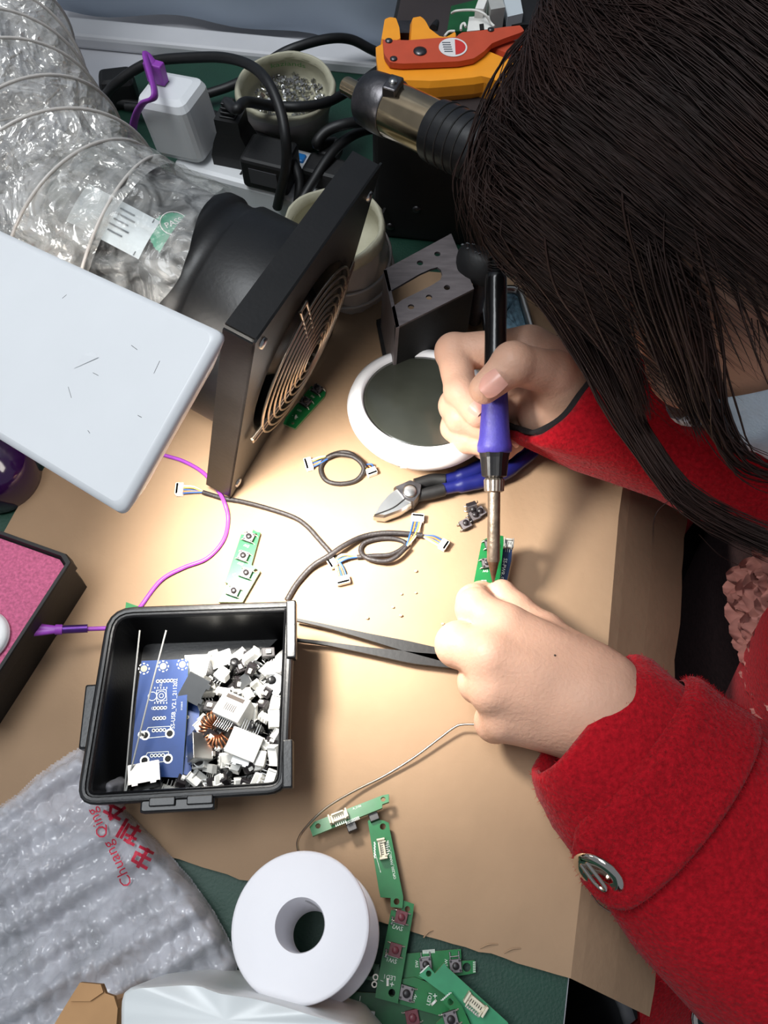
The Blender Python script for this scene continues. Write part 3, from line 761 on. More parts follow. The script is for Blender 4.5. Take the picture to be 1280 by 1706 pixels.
# board at the very bottom
b = Board('switch_board', 'green board with one grey switch overlapping the lower end of the pale board', [(752, 1653), (770, 1676), (790, 1720), (770, 1745), (728, 1720), (727, 1705), (750, 1682), (736, 1667)], .0165, ((736, 1667), (780, 1730)), holes=[(751, 1669, .0014)])
b.switch(750.5, 1697, b.ang((735, 1702), (766, 1692)), size=.0062)
for k in range(6): b.rect(737+k*2.6, 1666-k*2.3, .0003, .0014, -30)
b.done()
# dark boards half under the carton
b = Board('panel_board', 'dark green board half hidden beneath the white carton below the spool', [(570, 1652), (640, 1655), (700, 1668), (760, 1700), (700, 1730), (560, 1720)], .0042, ((570, 1660), (690, 1680)), m='pcb_dark')
for k in range(3): 
    x, y = b.L(596+k*12, 1684+k*2); mb = MB(); mb.box((x, y, .0012), (.0028, .0022, .0024), 'copper' if 0 else 'connector_grey', bev=.0003); mb.build('capacitor', b.t)
b.switch(687, 1694, 20, 'switch_red', 'switch_red'); b.txt(600, 1664, '1', .003); b.done()
b = Board('panel_board', 'dark green board corner with a mounting hole tucked under the spool flange', [(606, 1604), (632, 1607), (632, 1636), (600, 1630)], .0042, ((606, 1604), (632, 1607)), holes=[(617, 1620, .0018)], m='pcb_dark')
b.ringp(626, 1628, .0008, .0014, 'pad'); b.ringp(624, 1640, .0008, .0014, 'pad'); b.done()
# board being soldered, held at the finger tips, with a navy board standing beside it
HZ = .024
b = Board('switch_board', 'green board held in the left fingertips under the soldering iron tip', [(810, 897), (832, 892), (839, 893), (839, 905), (834, 960), (818, 1010), (783, 1004), (790, 968), (803, 901)], HZ, ((800, 1000), (818, 895)), tilt=(0, -2, 0), holes=[(811, 983, .0015)])
b.switch(811, 940, b.ang((800, 940), (822, 938)), size=.0055); b.switch(816, 908, b.ang((805, 910), (827, 906)), size=.0055)
b.txt(809, 951, 'SW', .002, b.ang((822, 951), (797, 952))); b.txt(806, 968, 'LED', .0018, b.ang((822, 968), (797, 968))); b.led(806, 974, 0); b.txt(814, 974, '+', .003); b.txt(797, 973, '-', .003)
b.done(); held_board = b
b = Board('power_board', 'narrow navy board with white print and a pale connector held against the green board', [(838, 899), (855, 902), (852, 935), (838, 1000), (824, 1000), (834, 950)], HZ-.004, ((832, 995), (847, 902)), m='pcb_navy')
b.connector(846.5, 908, b.ang((838, 907), (856, 909)), w=.0055, d=.0045, n=3, m='connector_grey')
b.txt(837, 956, 'SS-PWR-SB_V1', .0030, b.ang((843, 932), (833, 980))); b.done()

# ------------------------------------------------------------------ loose push switches
def loose_switch(px, py, rot, label, first=None, z=CZ):
    o = P(px, py, z)
    if first is None:
        t = thing('push_switch', label, 'push switch', o, rot, 'loose push switches by the iron')
        mb = MB(); h = .003
        mb.box((0, 0, .0016), (.006, .006, .0032), 'switch_black', bev=.0004); mb.box((0, 0, .0033), (.0056, .0056, .0003), 'switch_plate'); mb.build('body', t)
        mb = MB(); mb.lathe([(.0017, .0034), (.0017, .0052), (.0002, .0053)], 'switch_black', n=14); mb.build('button', t)
        for a in (-1, 1):
            for c in (-.002, .002):
                mb = MB(); mb.tube([(a*.003, c, .0018), (a*.0042, c, .0014), (a*.0044, c, .0001)], .0003, 'steel', n=5); mb.build('leg', t)
        return t
    return dup(first, o, rot, label)
ls = loose_switch(784, 842, euler(70, 0, 20), 'loose black push switch on its side, farthest back beside the iron', z=CZ+.003)
loose_switch(799, 856, rz(35), 'loose black push switch touching the left side of the iron shaft', ls)
loose_switch(789, 863, euler(0, 12, 28), 'loose black push switch in the middle of the little cluster by the iron', ls)
loose_switch(775, 876, rz(28), 'loose black push switch nearest the camera in the cluster by the iron', ls)
for i, (px, py) in enumerate(((693, 952), (669, 990), (693, 988), (612, 1030), (655, 1012), (668, 1026), (738, 1040))):
    mb = MB(); r = .0006+.0003*rnd.random(); mb.ell((0, 0, r*.7), (r*1.3, r, r*.8), 'crumb', n=7, k=5)
    o = mb.build('solder_crumb'); o.location = P(px, py, CZ); WM[o.name] = TM(o.location); tag(o, 'tiny pale crumb on the cardboard between the cables and the left hand', 'crumb', 'crumbs on the cardboard')

# ------------------------------------------------------------------ wire harnesses
def plug(parent, px, py, z, ang, n=6, w=.0078, d=.0045, h=.0038):
    """white crimp housing; returns wire entry point. ang = picture direction from housing to wires, degrees"""
    o = P(px, py, z); q = P(px+10*math.cos(math.radians(ang)), py-10*math.sin(math.radians(ang)), z); y = (q-o); y.z = 0; y.normalize(); x = Vector((y.y, -y.x, 0))
    X = TM(o, Matrix((x, y, Vector((0, 0, 1)))).transposed()); mb = MB()
    mb.box((0, 0, h/2), (w, d, h), 'connector_white', X=X, bev=.0003)
    for a in (-1, 1): mb.box((a*w*.48, -d*.1, h*.45), (w*.08, d*.55, h*.4), 'connector_white', X=X)
    mb.box((0, -d*.35, h*.75), (w*.9, d*.35, h*.5), 'connector_white', X=X)
    for k in range(n): mb.box(((k-(n-1)/2)*w*.8/n, d*.05, h+.0001), (w*.06, d*.42, .0002), 'connector_grey', X=X)
    mb.build('plug', parent, True)
    return o+y*d*.5+Vector((0, 0, h*.5)), x, w
WC = ['wire_white', 'wire_yellow', 'wire_blue', 'wire_orange', 'wire_blue', 'wire_black']
def fan_wires(parent, ent, tgt, n=5, spread=.0010, mid=None):
    e, x, w = ent
    for k in range(n):
        off = x*((k-(n-1)/2)*w*.78/n); mb = MB()
        m = (e+off+tgt)*.5+x*((k-(n-1)/2)*spread)+Vector((0, 0, .0018*math.sin(k*2.1)))
        if mid is not None: m = m*.4+mid*.6+off*.3
        mb.tube([e+off, m, tgt], .00055, WC[k % len(WC)], n=6, sp=6); mb.build('wire', parent, True)
def px_path(pts, z): return [P(p[0], p[1], p[2] if len(p) > 2 else z) for p in pts]
RW = .0017
zc = CZ+RW
# small coil by the magnifier
t = thing('cable_harness', 'short black wire harness coiled in a ring beside the round white device', 'wire harness', P(570, 785, CZ))
mb = MB(); mb.tube(px_path([(545, 763, CZ+.003), (562, 757, CZ+.0045), (590, 762, CZ+.005), (606, 780, CZ+.004), (594, 800, zc), (566, 806, zc), (543, 800, zc), (534, 782, zc), (541, 766, zc+.001), (558, 756, zc+.001), (580, 754, zc+.002), (598, 766, zc+.003), (610, 779, zc+.002)], zc), RW*.8, 'wire_black', n=8, sp=8); mb.build('sleeve', t, True)
e = plug(t, 515, 776, CZ, 15); fan_wires(t, e, P(553, 760, CZ+.003), mid=P(535, 766, CZ+.003))
e = plug(t, 619.5, 789, CZ, 115, w=.0062); fan_wires(t, e, P(606, 775, CZ+.002))
# long harness from the left to the crossing
t = thing('cable_harness', 'long black wire harness from the fan corner to the bright spot on the cardboard', 'wire harness', P(430, 840, CZ))
mb = MB(); mb.tube(px_path([(338, 820), (372, 830), (405, 836), (450, 848), (490, 862), (512, 877), (530, 897), (548, 917), (560, 930)], zc), RW*.85, 'wire_black', n=8, sp=8); mb.build('sleeve', t, True)
e = plug(t, 301, 818, CZ, 0); fan_wires(t, e, P(340, 820, zc), mid=P(322, 815, zc))
e = plug(t, 572, 969, CZ, 105); fan_wires(t, e, P(560, 928, zc), mid=P(566, 948, zc))
# harness looping from behind the bin to the upper right plugs
t = thing('cable_harness', 'black wire harness arching from behind the bin across to the right', 'wire harness', P(600, 900, CZ))
z2 = zc+.0035
mb = MB(); mb.tube(px_path([(478, 1000, zc), (495, 972, zc), (520, 944, zc+.001), (548, 926, z2), (575, 908, z2), (605, 894, zc+.001), (640, 888, zc+.001), (675, 889, zc+.001), (704, 892, zc+.001)], zc), RW*.95, 'wire_black', n=8, sp=8); mb.build('sleeve', t, True)
e = plug(t, 739, 910, CZ, 150, w=.0062); fan_wires(t, e, P(702, 892, zc), mid=P(722, 897, zc+.001))
# second small harness with loop
t = thing('cable_harness', 'black wire harness with a small loop in the middle of the cardboard', 'wire harness', P(640, 915, CZ))
mb = MB(); mb.tube(px_path([(595, 928, zc), (622, 926, zc), (650, 924, zc), (670, 914, zc), (676, 905, zc), (660, 898, zc), (635, 897, zc), (608, 904, zc), (601, 918, zc), (612, 930, zc+.002), (640, 935, zc+.0025), (660, 928, zc+.003), (678, 911, zc+.003)], zc), RW*.8, 'wire_black', n=8, sp=8); mb.build('sleeve', t, True)
e = plug(t, 696, 866, CZ, -95, w=.0074); fan_wires(t, e, P(677, 912, zc+.002), mid=P(692, 888, zc+.002))
e = plug(t, 554, 940, CZ, 30, w=.0062); fan_wires(t, e, P(597, 928, zc), mid=P(574, 925, zc+.001))

# ------------------------------------------------------------------ purple lead
t = thing('purple_cable', 'thin purple cable running from under the lamp behind the bin to a purple sleeve', 'cable', P(375, 870, CZ))
mb = MB(); zp = CZ+.0013
mb.tube(px_path([(225, 735), (268, 756), (305, 768), (338, 787), (362, 815), (374, 838, zp+.0035), (380, 866), (372, 900), (345, 930), (305, 946), (268, 967), (236, 1008), (215, 1035, .012), (190, 1046, .020), (172, 1047, .022), (143, 1048, .024)], zp), .0012, 'purple', n=8, sp=8)
mb.build('wire', t, True)
s0, s1 = P(146, 1047, .0245), P(104, 1049, .027)
mb = MB(); mb.cyl(s0, s1, .0022, 'purple_metal', n=16); mb.build('sleeve', t, True)
mb = MB(); mb.cyl(s1, P(92, 1049, .028), .0027, 'purple', n=16); mb.build('collar', t, True)
for dy in (-8, 8):
    mb = MB(); mb.tube([P(93, 1049, .028), P(60, 1049+dy*.5, .030), P(20, 1048+dy*.9, .034), P(-60, 1046+dy*1.6, .036)], .0022, 'purple', n=8, sp=6, flat=.6); mb.build('strand', t, True)

# ------------------------------------------------------------------ black bin with loose parts
RZ = .045
cTL, cTR, cBR, cBL = [P(x, y, RZ) for x, y in ((180, 1012), (491, 1001), (478, 1321), (125, 1342))]
ux = ((cTR-cTL)+(cBR-cBL)).normalized(); uy = Vector((-ux.y, ux.x, 0))
ctr = (cTL+cTR+cBR+cBL)/4; ctr.z = CZ
bw = ((cTR-cTL).length+(cBR-cBL).length)/2; bd = ((cTL-cBL).length+(cTR-cBR).length)/2
bf = Matrix((ux, uy, Vector((0, 0, 1)))).transposed()
pbin = thing('parts_bin', 'black open plastic parts bin filled with loose connectors and blue boards', 'parts bin', ctr, bf)
bi = WM[pbin.name].inverted()
corn = [bi @ p for p in (cBL, cBR, cTR, cTL)]
BH = RZ-CZ
def rounded(corners, rs_, n=5):
    out = []; N = len(corners)
    for i, c in enumerate(corners):
        c = Vector((c.x, c.y)); a = Vector((corners[i-1].x, corners[i-1].y)); d = Vector((corners[(i+1) % N].x, corners[(i+1) % N].y))
        r = rs_[i]; p = c+(a-c).normalized()*r; q = c+(d-c).normalized()*r
        for k in range(n+1):
            t_ = k/n; out.append(((1-t_)**2*p+2*t_*(1-t_)*c+t_*t_*q))
    return out
chamf = corn[3]
outl = rounded(corn, [.010, .009, .004, .013])
cc = sum((Vector((c.x, c.y)) for c in corn), Vector((0, 0)))/4
def inset(o, d):
    # move each point inwards along averaged normals
    N = len(o); res = []
    for i in range(N):
        a, c = o[i-1], o[(i+1) % N]; t_ = (c-a).normalized() if (c-a).length > 1e-9 else Vector((1, 0)); n_ = Vector((-t_.y, t_.x)); res.append(o[i]+n_*d)
    return res
def ring(o, z): return [Vector((p.x, p.y, z)) for p in o]
mb = MB()
mb.loft([ring(inset(outl, .0035), BH-.004), ring(inset(outl, .0065), .0), ], 'bin_black', cap=False, smooth=False)
mb.loft([ring(inset(outl, .0045), BH-.001), ring(inset(outl, .0085), .0016)][::-1], 'bin_black', cap=False, smooth=False)
mb.add(ring(inset(outl, .0065), .0), [tuple(range(len(outl)-1, -1, -1))], 'bin_black'); mb.add(ring(inset(outl, .0085), .0016), [tuple(range(len(outl)))], 'bin_black')
mb.build('shell', pbin)
mb = MB()
prof = [(0.0038, -.007), (.0, -.0065), (-.0002, -.0012), (.0006, -.0002), (.0016, 0), (.0028, -.0002), (.0032, -.0012), (.0040, -.0014), (.0046, -.0007), (.0052, -.0014), (.0048, -.006)]
mb.loft([ring(inset(outl, d), BH+z) for d, z in prof], 'bin_black', cap=False, smooth=False); mb.build('rim', pbin)
def binside(p): q = bi @ P(p[0], p[1], RZ); return Vector((q.x, q.y))
mb = MB(); a, c = binside((158, 1135)), binside((128, 1245))
mb.box(((a.x+c.x)/2-.0005, (a.y+c.y)/2, BH-.010), (.007, abs(a.y-c.y), .009), 'bin_black', bev=.001); mb.build('side_lug', pbin)
mb = MB(); a, c = binside((232, 1342)), binside((358, 1334))
mb.box(((a.x+c.x)/2, (a.y+c.y)/2-.0005, BH-.0045), (abs(a.x-c.x), .006, .007), 'bin_black', bev=.001)
for s_ in (.3, .8): mb.box((a.x+(c.x-a.x)*s_, (a.y+c.y)/2+.001, BH-.0005), (.012, .004, .0018), 'bin_black', bev=.0005)
mb.build('front_latch', pbin)
mb = MB(); a, c = binside((492, 1032)), binside((488, 1130))
mb.box((a.x-.002, (a.y+c.y)/2+.010, BH-.002), (.005, .030, .0066), 'bin_black', bev=.0008); mb.build('side_latch', pbin); mb = MB(); mb.box((a.x-.0035, (a.y+c.y)/2-.055, BH-.002), (.005, .022, .0066), 'bin_black', bev=.0008); mb.build('side_latch', pbin)

# blue boards
b = Board('blue_board', 'large bright blue board printed SS-USB_V2.1_211202 leaning in the black bin', [(236, 1101), (310, 1098), (314, 1101), (311, 1190), (304, 1296), (217, 1292), (228, 1160)], .026, ((304, 1300), (314, 1098)), tilt=(0, -4, 0), m='pcb_blue', at=(270, 1200))
A0 = b.ang((303, 1240), (309, 1130))
b.txt(290.5, 1172, 'SS-USB_V2.1_211202', .00285, A0); b.txt(303, 1176, '211202-SS', .0010, A0)
for (x, y, n, dx) in ((263, 1135, 5, 5.8), (258, 1180, 4, 5.8), (257, 1197, 4, 5.6), (256, 1217, 4, 6.0), (253, 1259, 4, 6.2)):
    for k in range(n): b.ringp(x+k*dx, y-.3*k, .0005, .0009); b.rect(x+k*dx, y-.3*k, .0006, .0006, 0, 'hole')
for (y, x0, x1) in ((1217, 243, 284), (1259, 242, 281)):
    b.line([(x0-2, y+6), (x0+4, y-5), (x1, y-7), (x1-1, y+5)], .0003); b.line([(x0, y+13), (x1, y+9)], .0003)
    for x, yy in ((x0-1, y+8), (x1-1, y+5)): b.ringp(x, yy, .0016, .0023, 'pad'); b.ringp(x, yy, 0, .0016, 'hole')
b.ringp(236, 1224, .0010, .0018, 'pad'); b.ringp(236, 1224, 0, .0010, 'hole')
for (x, y) in ((240, 1114), (272, 1110), (304, 1107)):
    b.ringp(x, y, 0, .0017, 'bag_cream'); 
    for k in range(8):
        a = 2*math.pi*k/8; b.rect(x+8.6*math.cos(a), y-8.6*math.sin(a), .0010, .0005, math.degrees(a), 'pad')
b.ringp(269, 1159, .0021, .0024); b.ringp(269, 1159, .0009, .0012); b.line([(261, 1150), (277, 1149), (278, 1167), (261, 1169), (261, 1150)], .00025); b.ringp(254, 1160, .0020, .0023)
for k in range(5): b.rect(258+k*5, 1146, .0008, .0005); b.rect(258+k*5, 1171, .0008, .0005)
b.txt(268, 1141, 'J1', .002, 90); b.txt(255, 1180, 'O', .002, 0)
b.done()
b = Board('blue_board', 'second blue board mostly hidden beneath the large blue board in the bin', [(312, 1160), (338, 1150), (330, 1205), (318, 1290), (300, 1292), (306, 1220)], .020, ((304, 1290), (330, 1160)), tilt=(0, 8, 0), m='pcb_blue', at=(318, 1220))
for k in range(6): b.line([(314+k*2, 1180+k*4), (312+k*1.6, 1250)], .0002, 'trace_blue')
b.ringp(313, 1165, .001, .0019, 'pad'); b.ringp(312, 1195, .0004, .001, 'pad'); b.done()
for (a, c, z0, z1, lab) in (((233, 1050), (208, 1318), .046, .016, 'straight thin metal lead standing against the left side of the bin'), ((277, 1050), (209, 1322), .048, .030, 'straight thin metal lead slanting across the large blue board')):
    mb = MB(); mb.tube([P(a[0], a[1], z0), P((a[0]*.55+c[0]*.45)-1, (a[1]*.55+c[1]*.45), z0*.55+z1*.45), P(c[0], c[1], z1)], .00045, 'connector_grey', n=6, sp=5); tag(mb.build('metal_lead'), lab, 'metal lead')
mb = MB(); q = [P(x, y, .021) for x, y in ((308, 1092), (352, 1090), (342, 1130), (310, 1126))]
mb.prism([(p.x, p.y) for p in q], .021, .0214, 'paper'); tag(mb.build('paper_scrap'), 'small white paper scrap at the back of the parts in the bin', 'paper')
# base heap: loose connectors. one of each kind, then copies
def k_header(m):
    t = thing('connector', 'x', 'connector'); mb = MB(); mb.box((0, 0, .0030), (.0095, .0052, .0006), m)
    mb.box((0, 0, .0003), (.0095, .0052, .0006), m)
    for a in (-1, 1): mb.box((0, a*.0024, .0016), (.0095, .0005, .0032), m)
    for a in (-1, 1): mb.box((a*.0045, 0, .0020), (.0006, .0052, .0040), m)
    mb.build('housing', t); mb = MB()
    for k in range(4): mb.box(((k-1.5)*.0019, .0038, .0012), (.0005, .0042, .0005), 'steel'); 
    mb.build('pins', t); return t
def k_jst():
    t = thing('connector', 'x', 'connector'); mb = MB(); mb.box((0, 0, .0022), (.0078, .0050, .0044), 'connector_white', bev=.0004); mb.box((0, 0, .0045), (.0058, .0030, .0004), 'connector_grey'); 
    for k in range(3): mb.box(((k-1)*.0022, .0027, .0028), (.0009, .0006, .0030), 'connector_white')
    mb.build('housing', t); mb = MB()
    for k in range(3): mb.tube([((k-1)*.002, -.0024, .001), ((k-1)*.002, -.0050, .001), ((k-1)*.002, -.0056, -.001)], .0003, 'steel', n=5)
    mb.build('pins', t); return t
def k_shield():
    t = thing('connector', 'x', 'connector'); mb = MB(); w, d, h = .0105, .0085, .0052
    for (c, s_) in (((0, 0, h), (w, d, .0004)), ((0, 0, 0), (w, d, .0004)), ((w/2, 0, h/2), (.0004, d, h)), ((-w/2, 0, h/2), (.0004, d, h)), ((0, d/2, h/2), (w, .0004, h))): mb.box(c, s_, 'steel')
    for a in (-1, 1): mb.box((a*w*.3, -d*.55, h*1.05), (.002, .0012, .0006), 'steel'); mb.box((a*w/2, d*.2, -.001), (.0004, .0014, .003), 'steel')
    mb.build('shield', t); mb = MB(); mb.box((0, .001, h*.5), (w*.8, d*.7, .0016), 'switch_black'); mb.build('tongue', t); return t
def k_block():
    t = thing('switch_block', 'x', 'switch'); mb = MB(); mb.box((0, 0, .0024), (.0075, .0058, .0048), 'switch_black', bev=.0005); mb.build('body', t)
    mb = MB(); mb.box((0, 0, .0052), (.0030, .0022, .0022), 'connector_white', bev=.0003); mb.build('slider', t)
    mb = MB()
    for k in range(3):
        for a in (-1, 1): mb.box(((k-1)*.0022, a*.0032, .0), (.0005, .0005, .004), 'steel')
    mb.build('pins', t); return t
def k_cap():
    t = thing('capacitor', 'x', 'capacitor'); mb = MB(); mb.lathe([(.0025, 0), (.0026, .0007), (.0024, .0010), (.0026, .0013), (.0026, .0098), (.0023, .0104), (.0002, .0102)], 'black_plastic', n=16); mb.build('can', t)
    mb = MB(); mb.tube([(.001, 0, 0), (.001, 0, -.005)], .0003, 'steel', n=5); mb.tube([(-.001, 0, 0), (-.001, 0, -.006)], .0003, 'steel', n=5); mb.build('leads', t); return t
def k_rj():
    t = thing('network_socket', 'x', 'socket'); mb = MB(); w, d, h = .0155, .0125, .0115
    mb.box((0, 0, h/2), (w, d, h), 'connector_white', bev=.0004); mb.box((0, d*.34, h+.0001), (w*.66, d*.16, .0004), 'core_dark')
    for k in range(6): mb.box(((k-2.5)*.0011, -.001, h+.0001), (.0004, .0036, .0003), 'core_dark')
    mb.box((0, -d*.5, h*.5), (w*.78, .0004, h*.62), 'grey_plastic')
    mb.build('housing', t); mb = MB()
    for k in range(8): mb.tube([((k-3.5)*.0012, -d*.5, .009), ((k-3.5)*.0012, -d*.5-.0022, .0088), ((k-3.5)*.0012, -d*.5-.0052, .0092)], .0003, 'steel', n=5)
    mb.build('pins', t); return t
protos = {}
def rand_rot(k=1.0):
    return euler(rnd.uniform(-40, 40)*k, rnd.uniform(-40, 40)*k, rnd.uniform(0, 360))
G = {'header': ('white', 'small white open-sided connector in the jumble inside the black bin', 'white open connectors in the bin'),
     'jst': ('', 'small white block connector in the jumble inside the black bin', 'white block connectors in the bin'),
     'greyhdr': ('', 'small pale grey connector in the jumble inside the black bin', 'grey connectors in the bin'),
     'shield': ('', 'small bare metal socket in the jumble inside the black bin', 'metal sockets in the bin'),
     'block': ('', 'small black slide switch with white slider in the black bin', 'black switches in the bin'),
     'cap': ('', 'small black cylindrical capacitor in the jumble inside the black bin', 'capacitors in the bin')}
mk = {'header': lambda: k_header('connector_white'), 'jst': k_jst, 'greyhdr': lambda: k_header('connector_grey'), 'shield': k_shield, 'block': k_block, 'cap': k_cap}
def put(kind, px, py, z, rot):
    o = P(px, py, z); t = put0(kind, o, rot); k_ = rnd.uniform(.68, 1.0); t.scale = (k_, k_, k_); return t
def put0(kind, o, rot):
    if kind not in protos:
        t = mk[kind](); protos[kind] = t; m = TM(o, rot); t.location = o; t.rotation_euler = m.to_euler(); WM[t.name] = m; tag(t, G[kind][1], None, G[kind][2]); return t
    return dup(protos[kind], o, rot)
heap = []
def zheap(px, py):
    # heap higher towards the lower right wall
    return .014+.010*min(1, max(0, (px-330)/120))+.006*max(0, min(1, (py-1100)/180))
rnd.seed(21)
cells = []
for j in range(11):
    for i in range(8):
        px = 336+i*17.5+rnd.uniform(-6, 6)+(10 if j % 2 else 0)-(j-5)*1.0; py = 1096+j*20.5+rnd.uniform(-6, 6)
        if px > 463 or (px < 352 and py < 1125) or (px < 322): continue
        cells.append((px, py))
for (x, y) in ((232, 1300), (262, 1312), (300, 1305), (320, 1300), (330, 1318), (285, 1318), (320, 1280), (344, 1316)): cells.append((x, y))
kinds = ['header', 'block', 'jst', 'greyhdr', 'block', 'shield', 'header', 'block', 'cap', 'jst', 'header', 'block', 'greyhdr', 'shield']
for n, (px, py) in enumerate(cells):
    k = kinds[(n*5+n//7) % len(kinds)] if n % 4 else rnd.choice(kinds)
    put(k, px, py, zheap(px, py)+rnd.uniform(-.004, .004), rand_rot())
rnd.seed(22)
for n in range(46):   # lower layer
    px, py = rnd.uniform(335, 455), rnd.uniform(1105, 1320)
    put(rnd.choice(['block', 'cap', 'shield', 'greyhdr', 'block', 'jst']), px, py, .009+rnd.uniform(0, .006), rand_rot())
t = k_rj(); o = P(397, 1192, .026); r = rz(-24) @ euler(-8, -14, 0); t.location = o; t.rotation_euler = TM(o, r).to_euler(); WM[t.name] = TM(o, r); t['label'] = 'white boxy network socket with slotted top just above the copper coil in the bin'
t2 = dup(t, P(408, 1240, .026), rz(-20) @ euler(6, 10, 0) @ euler(0, 0, 180)); t2['label'] = 'plain white boxy network socket just below the copper coil in the bin'
for c_ in list(t2.children):
    if c_.name.startswith('housing'):
        mb = MB(); mb.box((0, 0, .00575), (.0155, .0125, .0115), 'connector_white', bev=.0004); mb.box((0, -.0063, .0055), (.012, .0004, .007), 'grey_plastic'); c_.data = mb.build('tmp').data; bpy.data.objects.remove(bpy.data.objects['tmp'])
# toroid
o = P(362, 1215, .0255); t = thing('toroid_coil', 'copper-wound ring coil lying among the white connectors in the bin', 'coil', o, euler(10, -8, 0))
mb = MB(); mb.tube([(.0062*math.cos(2*math.pi*k/40), .0062*math.sin(2*math.pi*k/40), 0) for k in range(40)], .0024, 'core_dark', n=12, closed=True); mb.build('core', t)
mb = MB(); pts = []
for k in range(22*12+1):
    a = 2*math.pi*k/(22*12)*.93; p_ = 2*math.pi*k/12; r = .0062+.0031*math.cos(p_); pts.append((r*math.cos(a), r*math.sin(a), .0031*math.sin(p_)))
mb.tube(pts, .0005, 'copper', n=6); mb.build('winding', t)
mb = MB(); mb.tube([pts[0], (.010, .004, .001), (.004, .0105, .002)], .00045, 'steel', n=5, sp=4); mb.build('leads', t)
# shiny metal socket at the lower left of the heap
tt = dup(protos['shield'], P(243, 1298, .026), rz(12) @ euler(-18, 8, 0)); tt.scale = (1.35, 1.2, 1.3); tt['label'] = 'shiny metal socket in the near left part of the bin below the blue board'; del tt['group']
tt = dup(protos['shield'], P(327, 1143, .022), rz(60) @ euler(15, -20, 0)); tt.scale = (1.3, 1.3, 1.2); tt['label'] = 'metal socket with rounded flanges touching the right edge of the blue board'; del tt['group']
tt = dup(protos['shield'], P(328, 1250, .024), rz(100) @ euler(40, 10, 0)); tt.scale = (1.2, 1.2, 1.2); tt['label'] = 'crumpled-looking metal socket left of the plain network socket in the bin'; del tt['group']
# ------------------------------------------------------------------ solder spool and its wire
sT, sB = P(500, 1541, .060), P(523, 1556, .0165)
ax = (sT-sB).normalized(); Hs = (sT-sB).length; fr = frame_of(ax)
sp_ = thing('solder_spool', 'white plastic solder spool with a round centre hole lying beside the white carton', 'spool', sB, fr)
RS = .0290
mb = MB(); mb.lathe([(.0105, Hs), (RS-.0015, Hs), (RS-.0004, Hs-.0004), (RS, Hs-.0012), (RS-.0006, Hs-.0022), (.020, Hs-.0030)], 'spool_white', n=72, cap=False); mb.build('top_flange', sp_)
mb = MB(); mb.lathe([(.020, .0028), (RS+.0008, .0024), (RS+.0014, .0012), (RS+.0008, 0), (.0100, 0)], 'spool_white', n=72, cap=False); mb.build('bottom_flange', sp_)
mb = MB(); mb.lathe([(.0105, Hs), (.0100, Hs-.002), (.0095, 0)], 'spool_white', n=48, cap=False); mb.build('bore', sp_)
mb = MB(); pts = [(.0215+.0005*math.cos(k*1.0), .003+(Hs-.006)*k/30) for k in range(31)]
mb.lathe([(.0215+.0005*(k % 2), .003+(Hs-.006)*k/50) for k in range(51)], 'connector_grey', n=64, cap=False); mb.build('solder_winding', sp_)
mb = MB(); mb.tube([fr @ Vector((-.0098, .001, Hs-.006))+sB, fr @ Vector((-.0085, .004, Hs-.012))+sB, fr @ Vector((-.006, .0075, Hs-.016))+sB], .0003, 'steel', n=5, sp=4)
tag(mb.build('wire_end'), 'short bright solder wire end curled inside the spool hole', 'wire')
mb = MB(); mb.tube([P(*p) for p in ((500, 1430, .030), (496, 1402, .020), (513, 1375, .014), (545, 1345, .010), (590, 1318, .007), (640, 1293, .006), (690, 1262, .007), (730, 1232, .008), (757, 1212, .009), (772, 1207, .010), (805, 1206, .012), (850, 1200, .014), (880, 1185, .010))], .00062, 'nut_metal', n=6, sp=8); tag(mb.build('solder_wire'), 'thin solder wire curving from the spool to the left hand', 'wire')
mb = MB(); mb.tube([P(*p) for p in ((985, 1490, .010), (1000, 1508, .006), (1022, 1521, .005), (1045, 1522, .005), (1065, 1514, .004), (1072, 1522, .0025))], .0004, 'nut_metal', n=6, sp=8); tag(mb.build('solder_wire'), 'short loose end of thin wire poking out below the red sleeve strap', 'wire')

# ------------------------------------------------------------------ white carton at the very bottom
ct = thing('carton', 'white wrapped carton with a torn kraft flap at the lower left corner', 'carton', P(330, 1700, 0))
CTZ = .075
ol = [P(x, y, CTZ) for x, y in ((200, 1668), (206, 1650), (225, 1643), (300, 1639), (330, 1640), (365, 1652), (420, 1661), (500, 1682), (600, 1712), (640, 1760), (560, 1850), (190, 1850))]
mb = MB(); cen = sum((Vector((p.x, p.y, 0)) for p in ol), Vector())/len(ol)
dens = rs(ol+[ol[0]], 90)[:-1]
rings = []
for z, s_ in ((.0045, 1.0), (.03, .995), (.060, 1.0), (.071, 1.0), (.0745, .985), (.0755, .95)):
    rings.append([Vector((cen.x+(p.x-cen.x)*s_, cen.y+(p.y-cen.y)*s_, z+(.0012*math.sin(i*.5) if z > .06 else 0))) for i, p in enumerate(dens)])
mb.loft(rings, 'mailer', cap=False); top = rings[-1]
N = len(top); cc_ = Vector((cen.x, cen.y, .0762)); mb.add(top+[cc_], [(i, (i+1) % N, N) for i in range(N)], 'mailer', True); mb.build('wrapping', ct, True)
mb = MB(); q = [P(x, y, .066) for x, y in ((133, 1637), (170, 1640), (176, 1655), (190, 1660), (196, 1680), (190, 1760), (60, 1760), (100, 1690))]
mb.prism([(p.x, p.y) for p in q], .0630, .066, 'kraft', side='cardboard_edge')
f2 = [P(x, y, .0675) for x, y in ((134, 1637), (168, 1640), (172, 1653), (150, 1668), (116, 1668))]
mb.prism([(p.x, p.y) for p in f2], .0662, .0675, 'kraft', side='cardboard_edge'); 
q3 = [P(x, y, .066) for x, y in ((190, 1668), (100, 1690), (60, 1760), (190, 1760))]
